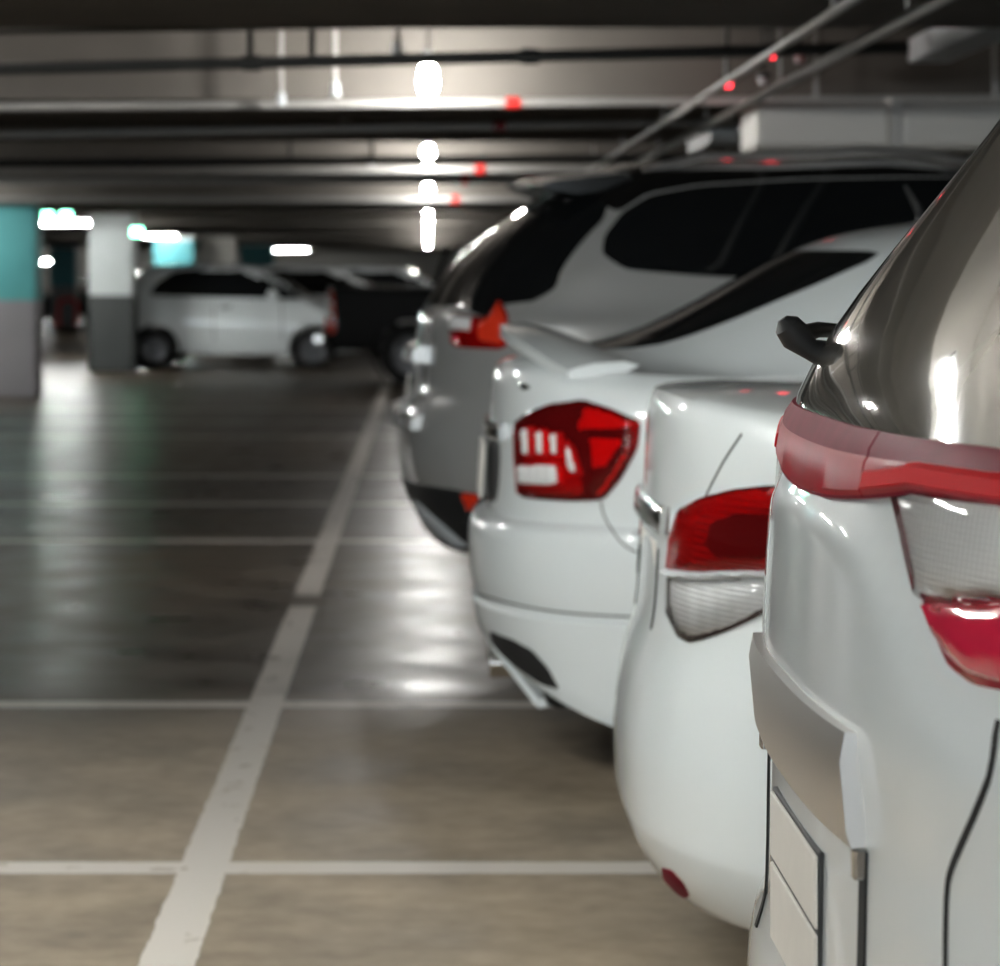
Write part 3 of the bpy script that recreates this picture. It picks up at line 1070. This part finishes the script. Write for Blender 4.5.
c2 = Car('white_sedan', .357, 5.35, rings2, M['white'], 'white sedan with rounded red and clear tail lamp beside the nearest SUV', 'car', 'cars parked along the right side', dens=1.1, wheels=((1.0, .30), (3.55, .30)), arch=.345)
add_wheels(c2, (1.0, 3.55), .30)


def sedan_glass(c, zb=1.125, zt=1.405, rb=.60, rt=.46, poly=None):
    c.patch('rear_window', poly or [(-rb, zb), (-rt, zt), (rt, zt), (rb, zb)], 'rear', M['glass'], off=.003, h=.035, r=.01)
    c.patch('windscreen', [(-.60, 1.0), (-.48, 1.37), (.48, 1.37), (.60, 1.0)], 'front', M['glass'], off=.003, h=.05)
    for plane in ('near', 'far'):
        c.patch('side_window', [(1.15, 1.03), (1.52, 1.35), (2.35, 1.36), (2.95, 1.02)], plane, M['glass'], off=.003, h=.05)
    c.patch('front_grille', [(-.35, .52), (-.4, .70), (.4, .70), (.35, .52)], 'front', M['trim'], off=.004, h=.05)
    for s in (-1, 1):
        c.patch('headlamp', [(s * .45, .64), (s * .48, .76), (s * .78, .80), (s * .76, .70)], 'front', M['refl'], off=.006, h=.04)
        MB().tube([(2.85, s * .70, 1.02), (2.83, s * .86, 1.03)], .018, 8).build('mirror_stalk', M['trim'], c.root)
        MB().tube([(2.80, s * .86, 1.04), (2.81, s * .92, 1.05), (2.86, s * .97, 1.04)], [.06, .075, .045], 12).build('door_mirror', M['white'], c.root, smooth=True)


sedan_glass(c2)
outer2 = c2.px([(680, 509), (702, 497), (733, 489), (768, 485), (800, 486), (820, 500), (800, 570), (768, 612), (725, 632), (690, 643), (680, 638), (667, 612), (668, 572), (672, 535)])
for plane in ('near', 'far'):
    base = c2.patch('tail_lamp', outer2, plane, M['refl_dark'], off=.005, h=.014, r=.01)
    c2.patch('bowl', c2.px([(712, 522), (740, 512), (790, 512), (790, 560), (720, 560), (706, 545)]), plane, M['refl_dark'], off=.0125, h=.008, r=.001, parent=base, chaikin=3)
    c2.patch('red_reflector', c2.px([(676, 520), (684, 508), (705, 499), (735, 492), (768, 488), (800, 490), (800, 570), (670, 572), (672, 540)]), plane, M['refl_red'], off=.007, h=.014, r=.004, parent=base, chaikin=1)
    c2.patch('clear_reflector', c2.px([(672, 577), (700, 576), (760, 576), (798, 576), (768, 606), (725, 628), (690, 637), (682, 634), (672, 610)]), plane, M['refl'], off=.0075, h=.008, r=.003, parent=base, chaikin=1)
    c2.patch('red_lens', c2.px([(680, 510), (702, 498), (733, 490), (768, 486), (800, 487), (818, 500), (800, 572), (769, 573), (668, 572), (672, 535)]), plane, M['red_lens'], off=.016, h=.012, r=.012, parent=base, chaikin=1)
    c2.patch('clear_lens', c2.px([(668, 574), (769, 575), (799, 574), (768, 611), (725, 631), (690, 642), (680, 637), (667, 611)]), plane, M['clear_lens'], off=.016, h=.012, r=.012, parent=base, chaikin=1)
    c2.patch('lamp_divider', c2.px([(669, 568), (735, 570), (799, 570), (799, 578), (735, 578), (669, 577)]), plane, M['steel_white'], off=.024, h=.006, r=.001, parent=base, chaikin=1)
    c2.patch('bumper_reflector', c2.px([(662, 867), (672, 870), (684, 883), (690, 896), (676, 893), (660, 879)]), plane, M['garnet'], off=.004, h=.01, r=.004, chaikin=1)
    c2.seam(c2.px([(742, 434), (726, 458), (714, 480), (706, 496)]), plane, w=.004)
ysc = np.linspace(-.30, .30, 21)
strip_along(c2, ysc, lambda y: .868, .05, .017, M['chrome'], 'boot_garnish')
for s_ in (-1, 1):
    c2.seam([(s_ * .20, .665), (s_ * .21, .72), (s_ * .205, .81)], 'rear', w=.012, name='plate_recess_gap', off=.002)
loc, nor = c2.on(0, .75, 'rear')
plate_box('number_plate', (loc.x + .006, 0, .745), M['plate'], c2.root, (.004, .34, .15), .002)

# ================================================================== CAR 3: white sedan with wing
rings3 = [
    (.45, .6, 2.5, .68, 4.05, .6, 2.6, .24, .22, .2, .22),
    (.12, .62, 2.5, .80, 4.22, .7, 2.5, .31, .14, .17, .2),
    (.055, .64, 2.5, .835, 4.32, .8, 2.5, .32, .135, .17, .22),
    (.030, .66, 2.45, .845, 4.36, .8, 2.4, .34, .27, .26, .28),
    (.016, .66, 2.45, .848, 4.38, .8, 2.4, .38, .37, .36, .36),
    (.010, .66, 2.45, .85, 4.39, .8, 2.4, .425, .435, .42, .42),
    (.018, .66, 2.45, .842, 4.38, .8, 2.4, .436, .446, .435, .44),
    (.004, .66, 2.45, .845, 4.39, .8, 2.4, .50, .50, .50, .50),
    (.000, .66, 2.45, .845, 4.40, .8, 2.4, .58, .58, .58, .56),
    (.006, .66, 2.45, .845, 4.40, .8, 2.4, .635, .64, .64, .60),
    (.022, .66, 2.45, .842, 4.40, .8, 2.4, .655, .665, .66, .62),
    (.052, .66, 2.45, .84, 4.40, .8, 2.4, .668, .68, .68, .64),
    (.056, .66, 2.45, .838, 4.38, .8, 2.4, .82, .82, .80, .72),
    (.062, .66, 2.45, .82, 4.34, .8, 2.4, .97, .96, .90, .79),
    (.070, .64, 2.45, .79, 4.25, .8, 2.4, 1.035, 1.01, .945, .84),
    (.085, .62, 2.45, .76, 4.15, .8, 2.4, 1.065, 1.03, .96, .87),
    (.125, .58, 2.5, .73, 4.00, .75, 2.4, 1.08, 1.05, .975, .89),
    (.40, .45, 2.5, .675, 3.35, .6, 2.6, 1.135, 1.035, 1.0, .98),
    (1.06, .4, 2.6, .57, 2.50, .5, 2.8, 1.425, 1.305, 1.38, 1.38),
    (1.28, .25, 2.8, .45, 2.35, .4, 2.8, 1.455, 1.41, 1.44, 1.43),
    (1.50, .15, 2.5, .15, 2.1, .2, 2.5, 1.465, 1.465, 1.475, 1.46),
]
c3 = Car('white_sedan', .112, 7.9, rings3, M['white'], 'white sedan with boot wing and large angular red tail lamp', 'car', 'cars parked along the right side', dens=1.1, wheels=((.95, .30), (3.5, .30)), arch=.345)
add_wheels(c3, (.95, 3.5), .30)
pw = [(c3.hit(*p).y, c3.hit(*p).z) for p in ((634, 350), (700, 332), (760, 308), (820, 283), (868, 262), (885, 250))]
sedan_glass(c3, poly=pw + [(-y, z) for y, z in pw[::-1]])
lampo = c3.px([(515, 424), (528, 413), (552, 404), (585, 400), (612, 409), (641, 421), (638, 448), (622, 478), (604, 500), (575, 501), (519, 497), (516, 460)])
for plane in ('near', 'far'):
    base = c3.patch('tail_lamp', lampo, plane, M['refl_dark'], off=.006, h=.014, r=.008, chaikin=1)
    c3.patch('inner_reflector', c3.px([(518, 428), (545, 424), (566, 440), (582, 466), (588, 497), (522, 495), (518, 460)]), plane, M['refl_red'], off=.0085, h=.01, r=.004, parent=base, chaikin=1)
    c3.patch('reverse_lamp', c3.px([(521, 463), (564, 462), (566, 486), (522, 486)]), plane, M['refl'], off=.027, h=.008, r=.004, parent=base, chaikin=1)
    for k in range(3):
        a_ = 525 + k * 14
        c3.patch('lamp_cell', c3.px([(a_, 428 + k * 2), (a_ + 12, 426 + k * 3), (a_ + 13, 457), (a_ + 1, 457)]), plane, M['refl'], off=.027, h=.008, r=.004, parent=base, chaikin=1)
    c3.patch('lamp_cell', c3.px([(567, 438), (577, 448), (585, 476), (572, 474)]), plane, M['refl'], off=.027, h=.008, r=.004, parent=base, chaikin=1)
    c3.patch('orange_reflector', c3.px([(588, 435), (628, 438), (606, 470), (592, 470)]), plane, M['orange'], off=.0085, h=.01, r=.004, parent=base, chaikin=1)
    c3.patch('upper_reflector', c3.px([(574, 432), (585, 405), (612, 413), (637, 424), (620, 431)]), plane, M['orange'], off=.0085, h=.01, r=.004, parent=base, chaikin=1)
    c3.patch('lower_reflector', c3.px([(592, 498), (603, 497), (632, 452), (628, 444), (606, 480)]), plane, M['orange'], off=.0085, h=.01, r=.004, parent=base, chaikin=1)
    c3.patch('lens', lampo, plane, M['red_lens'], off=.022, h=.014, r=.012, parent=base, chaikin=1)
    c3.seam(c3.px([(601, 502), (604, 515), (612, 530), (622, 543), (634, 551), (648, 555)]), plane, w=.004)
    c3.patch('exhaust_cutout', c3.px([(489, 630), (512, 639), (532, 650), (548, 668), (560, 690), (540, 684), (512, 664), (491, 648)]), plane, M['rubber'], off=.002, h=.012, r=.003, chaikin=1)
    c3.seam(c3.px([(472, 591), (485, 596), (510, 603), (560, 612), (640, 617)]), plane, w=.005)
    s = -1 if plane == 'near' else 1
    MB().tube([(.055, s * .17, .255), (.40, s * .17, .26), (.40, s * .17, .26), (.06, s * .17, .255)], [.040, .040, .034, .034], 18, caps=False).build('exhaust_tip', M['chrome'], c3.root, smooth=True)
strip_along(c3, np.linspace(-.36, .36, 21), lambda y: .89, .045, .02, M['chrome'], 'boot_garnish')
c3.patch('plate_recess', [(-.29, .69), (-.32, .87), (.32, .87), (.29, .69)], 'rear', M['trim'], off=.003, h=.03, r=.003)
loc, nor = c3.on(0, .77, 'rear')
plate_box('number_plate', (loc.x - .02, 0, .775), M['plate'], c3.root, (.008, .34, .15), .002, .06)
# curved fin of the diffuser below the bumper
vs = []
ys = np.linspace(-.42, .42, 29)
for y in ys:
    u = abs(y) / .42
    xb, zb = .040 + .135 * u ** 1.6, .352 - .155 * u ** 1.5
    vs += [(xb, y, zb), (xb - .012, y, zb - .012), (xb + .004, y, zb - .028), (xb + .06, y, zb - .016)]
fs = [(i * 4 + k, i * 4 + (k + 1) % 4, (i + 1) * 4 + (k + 1) % 4, (i + 1) * 4 + k) for i in range(28) for k in range(4)]
fs += [(0, 1, 2, 3), (112, 113, 114, 115)]
MB().add(vs, fs).build('diffuser_fin', M['white'], c3.root, smooth=True, angle=30)
MB().box((.19, -.52, .18), (.6, .52, .34)).build('silencer', M['rubber'], c3.root, bevel=.03)
# wing
vs = []
NY = 33
for i in range(NY):
    y = -.64 + 1.28 * i / (NY - 1)
    u = abs(y) / .64
    xt = .088 + .155 * u ** 1.7
    zt = 1.158 - .105 * u ** 1.4
    ch = .215 - .03 * u ** 3
    t = .016 * (1 - .3 * u)
    sec = [(0, -.022), (.0, .012), (.35, .026), (.8, .018), (1.0, -.004), (.8, -.022), (.35, -.026), (.05, -.024)]
    for a_, b_ in sec:
        vs.append((xt + ch * a_, y, zt + b_ * (t / .016) + (-.035 + .060 * u) * a_))
K = 8
fs = [(i * K + k, i * K + (k + 1) % K, (i + 1) * K + (k + 1) % K, (i + 1) * K + k) for i in range(NY - 1) for k in range(K)]
fs += [tuple(range(K)), tuple((NY - 1) * K + k for k in range(K))]
wing = MB().add(vs, fs).build('boot_wing', M['white'], c3.root, smooth=True, angle=60)
for s in (-1, 1):
    pl = MB()
    for yy in (.44, .50):
        pass
    q = [(.20, s * .50, 1.0), (.36, s * .50, 1.0), (.34, s * .50, 1.065), (.22, s * .50, 1.065), (.20, s * .56, 1.0), (.36, s * .56, 1.0), (.34, s * .56, 1.055), (.22, s * .56, 1.055)]
    pl.add(q, [(0, 1, 2, 3), (4, 7, 6, 5), (0, 3, 7, 4), (1, 5, 6, 2), (0, 4, 5, 1), (3, 2, 6, 7)])
    pl.build('wing_foot', M['white'], c3.root, bevel=.008)
bl = c3.px([(518, 384), (524, 383), (531, 388), (524, 391)])
c3.patch('boot_badge', bl, 'near', M['chrome'], off=.004, h=.006, r=.002, chaikin=0)
# roof aerial
a, na = c3.on(1.25, -.05, 'top')
MB().tube([a, a + Vector((-.01, 0, .03)), a + Vector((-.05, 0, .10))], [.022, .012, .004], 10).build('aerial', M['trim'], c3.root, smooth=True)

# ================================================================== CAR 4: silver SUV
rings4 = [
    (.50, .6, 2.6, .72, 4.15, .6, 2.6, .34, .32, .28, .28),
    (.18, .62, 2.5, .84, 4.35, .7, 2.5, .34, .34, .28, .28),
    (.10, .64, 2.5, .88, 4.48, .8, 2.4, .42, .42, .40, .40),
    (.025, .66, 2.5, .90, 4.52, .8, 2.4, .56, .56, .55, .55),
    (.010, .66, 2.5, .905, 4.54, .8, 2.4, .62, .62, .62, .62),
    (.000, .66, 2.5, .905, 4.54, .8, 2.4, .70, .70, .70, .68),
    (.004, .66, 2.5, .905, 4.52, .8, 2.4, .80, .80, .78, .75),
    (.022, .66, 2.5, .90, 4.50, .8, 2.4, .86, .86, .84, .80),
    (.055, .62, 2.5, .90, 4.48, .8, 2.4, .90, .90, .88, .84),
    (.070, .62, 2.5, .90, 4.42, .8, 2.4, 1.05, 1.04, 1.0, .93),
    (.082, .62, 2.5, .885, 4.30, .8, 2.4, 1.17, 1.15, 1.07, .98),
    (.105, .62, 2.5, .87, 3.65, .6, 2.5, 1.20, 1.18, 1.09, 1.05),
    (.21, .60, 2.5, .83, 3.40, .5, 2.6, 1.34, 1.33, 1.25, 1.20),
    (.47, .55, 2.6, .74, 3.0, .5, 2.8, 1.56, 1.55, 1.52, 1.46),
    (.62, .50, 2.7, .66, 2.75, .5, 2.8, 1.655, 1.64, 1.66, 1.60),
    (.78, .45, 2.7, .55, 2.55, .45, 2.8, 1.70, 1.69, 1.71, 1.66),
    (1.1, .2, 2.5, .2, 2.2, .2, 2.5, 1.725, 1.725, 1.735, 1.71),
]
c4 = Car('silver_suv', -.112, 10.35, rings4, M['silver'], 'silver SUV with roof spoiler behind the winged white sedan', 'car', 'cars parked along the right side', dens=1.0, wheels=((.95, .34), (3.6, .34)), arch=.40)
add_wheels(c4, (.95, 3.6), .34)
c4.patch('rear_glass', [(-.80, 1.20), (-.82, 1.26), (-.73, 1.50), (-.64, 1.59), (.64, 1.59), (.73, 1.50), (.82, 1.26), (.80, 1.20)], 'rear', M['glass'], off=.006, h=.03, r=.01)
for plane in ('near', 'far'):
    c4.patch('pillar_lamp', c4.px([(463, 292), (480, 262), (510, 225), (545, 200), (592, 190), (560, 215), (528, 240), (508, 270), (500, 300), (487, 318), (470, 312)]), plane, M['glass'], off=.008, h=.025, r=.01, chaikin=1)
    tl = c4.patch('tail_lamp', c4.px([(450, 314), (488, 318), (500, 298), (509, 316), (506, 350), (452, 347)]), plane, M['refl_red'], off=.006, h=.015, r=.006, chaikin=1)
    c4.patch('lamp_cell', c4.px([(452, 317), (475, 319), (475, 333), (452, 331)]), plane, M['refl'], off=.024, h=.01, r=.003, parent=tl, chaikin=1)
    c4.patch('lamp_cell', c4.px([(452, 334), (462, 335), (462, 346), (453, 345)]), plane, M['crimson'], off=.024, h=.01, r=.003, parent=tl, chaikin=1)
    c4.patch('orange_cell', c4.px([(480, 322), (490, 319), (500, 301), (507, 316), (504, 346), (480, 342)]), plane, M['orange'], off=.022, h=.01, r=.003, parent=tl, chaikin=1)
    c4.patch('window_surround', c4.px([(556, 196), (590, 178), (640, 166), (720, 161), (840, 160), (960, 161), (1080, 166), (1080, 184), (960, 176), (800, 178), (700, 184), (648, 193), (618, 212), (592, 200)]), plane, M['gloss_black'], off=.005, h=.03, r=.006, chaikin=1)  # dark reflection along the roof side painted on in gloss black
    c4.patch('lens', c4.px([(450, 314), (488, 318), (500, 298), (509, 316), (506, 350), (452, 347)]), plane, M['red_lens'], off=.016, h=.02, r=.01, parent=tl, chaikin=1)
    c4.patch('quarter_window', c4.px([(602, 254), (604, 236), (622, 212), (650, 195), (700, 186), (800, 180), (900, 178), (960, 178), (1100, 185), (1100, 285), (900, 284), (700, 276), (625, 270)]), plane, M['glass'], off=.004, h=.03, r=.01)
    c4.patch('bumper_reflector', c4.px([(456, 492), (470, 493), (482, 496), (476, 512), (466, 516)]), plane, M['orange'], off=.006, h=.015, r=.005, chaikin=1)
for plane in ('near', 'far'):
    c4.patch('skid_plate_side', c4.px([(404, 498), (425, 506), (450, 528), (469, 546), (455, 547), (425, 532), (408, 516)]), plane, M['steel_white'], off=.016, h=.015, r=.006, chaikin=1)
c4.patch('windscreen', [(-.62, 1.12), (-.52, 1.5), (.52, 1.5), (.62, 1.12)], 'front', M['glass'], off=.003, h=.05)
c4.patch('front_grille', [(-.45, .60), (-.5, .80), (.5, .80), (.45, .60)], 'front', M['trim'], off=.004, h=.05)
c4.patch('lower_cladding', [(-.86, .36), (-.87, .59), (.87, .59), (.86, .36)], 'rear', M['trim'], off=.006, h=.03, r=.01)
c4.patch('skid_plate', [(-.42, .36), (-.30, .47), (.30, .47), (.42, .36)], 'rear', M['satin'], off=.014, h=.03, r=.01)
c4.patch('plate_recess', [(-.38, .78), (-.42, 1.02), (.42, 1.02), (.38, .78)], 'rear', M['trim'], off=.003, h=.03, r=.003)
strip_along(c4, np.linspace(-.42, .42, 21), lambda y: 1.03, .06, .05, M['silver'], 'plate_garnish')
loc, nor = c4.on(0, .9, 'rear')
plate_box('number_plate', (loc.x - .02, 0, .87), M['plate'], c4.root, (.008, .34, .15), .002, .1)
strip_along(c4, np.linspace(-.55, .55, 25), lambda y: .80, .05, .035, M['silver'], 'bumper_step')
# roof spoiler
vs = []
for i in range(25):
    y = -.62 + 1.24 * i / 24
    u = abs(y) / .62
    xt = .40 + .10 * u ** 2.5
    for a_, b_ in ((0, 0), (.04, .018), (.28, .045), (.34, .0), (.12, -.03), (.02, -.012)):
        vs.append((xt + a_, y, 1.632 + b_ - .02 * u ** 2))
fs = [(i * 6 + k, i * 6 + (k + 1) % 6, (i + 1) * 6 + (k + 1) % 6, (i + 1) * 6 + k) for i in range(24) for k in range(6)]
fs += [tuple(range(6)), tuple(144 + k for k in range(6))]
MB().add(vs, fs).build('roof_spoiler', M['gloss_black'], c4.root, smooth=True, angle=50)
for s in (-1, 1):
    pr = []
    for x in np.linspace(.85, 2.4, 9):
        l_, n_ = c4.on(x, s * .56, 'top')
        pr.append(l_ + Vector((0, 0, .03 if .9 < x < 2.35 else .0)))
    MB().tube(pr, .014, 8).build('roof_rail', M['satin'], c4.root, smooth=True)

# ================================================================== dark pickup
rings5 = [
    (.30, .2, 4, .70, 4.9, .5, 2.6, .42, .42, .36, .36),
    (.10, .2, 5, .86, 5.05, .6, 2.6, .42, .42, .36, .36),
    (.00, .14, 6, .89, 5.15, .7, 2.5, .55, .55, .50, .50),
    (.02, .12, 6, .90, 5.18, .7, 2.5, .75, .75, .75, .75),
    (.05, .12, 6, .89, 5.15, .7, 2.5, 1.05, 1.05, 1.02, .98),
    (.06, .12, 6, .87, 5.05, .7, 2.5, 1.17, 1.17, 1.10, 1.05),
    (.09, .12, 5, .84, 4.9, .7, 2.5, 1.185, 1.185, 1.12, 1.07),
    (1.52, .12, 5, .80, 3.9, .4, 2.8, 1.19, 1.19, 1.14, 1.10),
    (1.62, .15, 4, .74, 3.55, .4, 2.8, 1.40, 1.40, 1.40, 1.36),
    (1.75, .2, 4, .66, 3.15, .4, 2.8, 1.68, 1.68, 1.68, 1.66),
    (2.0, .2, 3, .4, 2.9, .3, 2.8, 1.74, 1.74, 1.74, 1.73),
]
c5 = Car('black_pickup', -1.27, 35.2, rings5, M['black_paint'], 'black pickup truck sticking out behind the silver SUV', 'pickup truck', 'cars parked along the right side', dens=.6, wheels=((1.05, .36), (4.1, .36)), arch=.43)
add_wheels(c5, (1.05, 4.1), .36, M['dark_alloy'])
for plane in ('near', 'far'):
    tl = c5.patch('tail_lamp', [(.02, .62), (.03, 1.14), (.14, 1.14), (.17, .62)], plane, M['orange'], off=.008, h=.05)
    c5.patch('lamp_cell', [(.03, .80), (.03, 1.02), (.12, 1.02), (.13, .80)], plane, M['refl'], off=.014, h=.04, parent=tl)
    c5.patch('side_window', [(1.75, 1.22), (1.9, 1.58), (2.75, 1.60), (3.45, 1.22)], plane, M['glass'], off=.004, h=.06)
c5.patch('rear_window', [(-.62, 1.26), (-.55, 1.58), (.55, 1.58), (.62, 1.26)], 'rear', M['glass'], off=.004, h=.06)
c5.patch('windscreen', [(-.6, 1.2), (-.5, 1.58), (.5, 1.58), (.6, 1.2)], 'front', M['glass'], off=.004, h=.06)
MB().tube([(-.06, -.75, .55), (-.06, .75, .55)], .05, 10).build('rear_bumper', M['chrome'], c5.root, smooth=True)
MB().tube([(1.35, -.72, 1.15), (1.5, -.66, 1.62), (1.5, .66, 1.62), (1.35, .72, 1.15)], .035, 10).build('sports_bar', M['black_paint'], c5.root, smooth=True)

# ================================================================== white hatchbacks side-on in the far lane


def hatch(x0, yc, paint, label, grp):
    R = [
        (.25, .4, 2.8, .62, 3.3, .5, 2.6, .22, .22, .2, .22),
        (.05, .4, 2.8, .80, 3.45, .6, 2.5, .26, .26, .2, .22),
        (.00, .4, 2.8, .835, 3.56, .6, 2.4, .45, .45, .42, .42),
        (.02, .4, 2.8, .84, 3.58, .6, 2.4, .62, .62, .60, .56),
        (.04, .4, 2.8, .835, 3.54, .6, 2.4, .85, .85, .78, .70),
        (.07, .4, 2.8, .82, 3.40, .65, 2.4, 1.02, 1.01, .92, .80),
        (.10, .4, 2.8, .80, 2.95, .5, 2.5, 1.07, 1.06, .95, .92),
        (.22, .4, 2.8, .70, 2.45, .4, 2.6, 1.30, 1.30, 1.27, 1.24),
        (.36, .4, 2.8, .60, 2.10, .4, 2.8, 1.43, 1.43, 1.43, 1.41),
        (.55, .3, 2.6, .40, 1.95, .3, 2.8, 1.47, 1.475, 1.485, 1.46),
        (.8, .15, 2.5, .15, 1.7, .2, 2.5, 1.48, 1.48, 1.495, 1.48),
    ]
    c = Car('white_hatchback', x0, yc, R, paint, label, 'car', grp, dens=.7, wheels=((.58, .29), (2.80, .29)), arch=.345)
    add_wheels(c, (.58, 2.80), .29, M['dark_alloy'])
    for plane in ('near', 'far'):
        c.patch('side_window', [(.48, 1.04), (.60, 1.22), (.85, 1.39), (1.25, 1.425), (1.75, 1.41), (2.2, 1.28), (2.72, 1.02), (2.6, .99), (1.5, 1.01)], plane, M['glass'], off=.004, h=.05, chaikin=2)
        c.patch('tail_lamp', [(.08, .88), (.10, 1.10), (.26, 1.10), (.20, .92)], plane, M['deep_red'], off=.006, h=.04)
        c.patch('headlamp', [(3.05, .66), (3.02, .78), (3.36, .76), (3.44, .68)], plane, M['refl'], off=.006, h=.05)
        c.patch('door_handle', [(1.50, .86), (1.50, .89), (1.66, .89), (1.66, .86)], plane, M['trim'], off=.02, h=.03)
        c.seam([(1.42, .40), (1.40, .95)], plane, w=.012)
        c.seam([(2.38, .40), (2.36, .95)], plane, w=.012)
        s = -1 if plane == 'near' else 1
        MB().tube([(2.28, s * .78, 1.0), (2.28, s * .90, 1.02)], .02, 8).build('mirror_stalk', M['trim'], c.root)
        MB().tube([(2.22, s * .90, 1.04), (2.24, s * .95, 1.05), (2.30, s * 1.0, 1.04)], [.07, .085, .05], 10).build('door_mirror', paint, c.root, smooth=True)
    c.patch('windscreen', [(-.62, 1.0), (-.5, 1.38), (.5, 1.38), (.62, 1.0)], 'front', M['glass'], off=.004, h=.06)
    c.patch('rear_glass', [(-.58, 1.1), (-.5, 1.38), (.5, 1.38), (.58, 1.1)], 'rear', M['glass'], off=.004, h=.06)
    return c


gh = 'white cars across the left lane'
h1 = hatch(-4.42, 40.9, M['white'], 'white hatchback seen side-on beside the pale column', gh)
h2 = copy_tree(h1.root)
h2.location = (-3.45, 46.5, 0)
h2['label'] = 'white hatchback with dark windows just behind the side-on one'
h3 = copy_tree(h1.root)
h3.location = (-2.35, 49.0, 0)
h3['label'] = 'farthest white hatchback showing above the black pickup'
# dark cars far away in the gap
gk = 'dark cars at the far end of the left lane'
k1 = copy_tree(h1.root)
k1.name = 'dark_hatchback'
k1.location = (-13.9, 80, 0)
k2 = copy_tree(h1.root)
k2.name = 'dark_hatchback'
k2.location = (-9.85, 80.5, 0)
for k_, lab in ((k1, 'dark car left of the red barrier in the column gap'), (k2, 'dark car right of the red barrier in the column gap')):
    k_['label'], k_['group'] = lab, gk
    for ch in [x for x in bpy.data.objects if x.parent == k_]:
        if ch.name.split('.')[0] == 'body':
            ch.data = ch.data.copy()
            ch.data.materials[0] = M['black_paint']
# red hoop barrier
x, y, z = px_at(67.5, 322, 76)
rb = empty('hoop_barrier', (x, 76, 0), 'red hoop barrier in front of the far teal column', 'barrier')
MB().tube(spline([(-.24, 0, 0), (-.24, 0, .55), (-.17, 0, .68), (0, 0, .70), (.17, 0, .68), (.24, 0, .55), (.24, 0, 0)], 6), .05, 10).build('hoop', M['red_paint'], rb, smooth=True)
MB().box((-.30, -.06, 0), (-.18, .06, .02)).box((.18, -.06, 0), (.30, .06, .02)).build('foot_plates', M['red_paint'], rb)
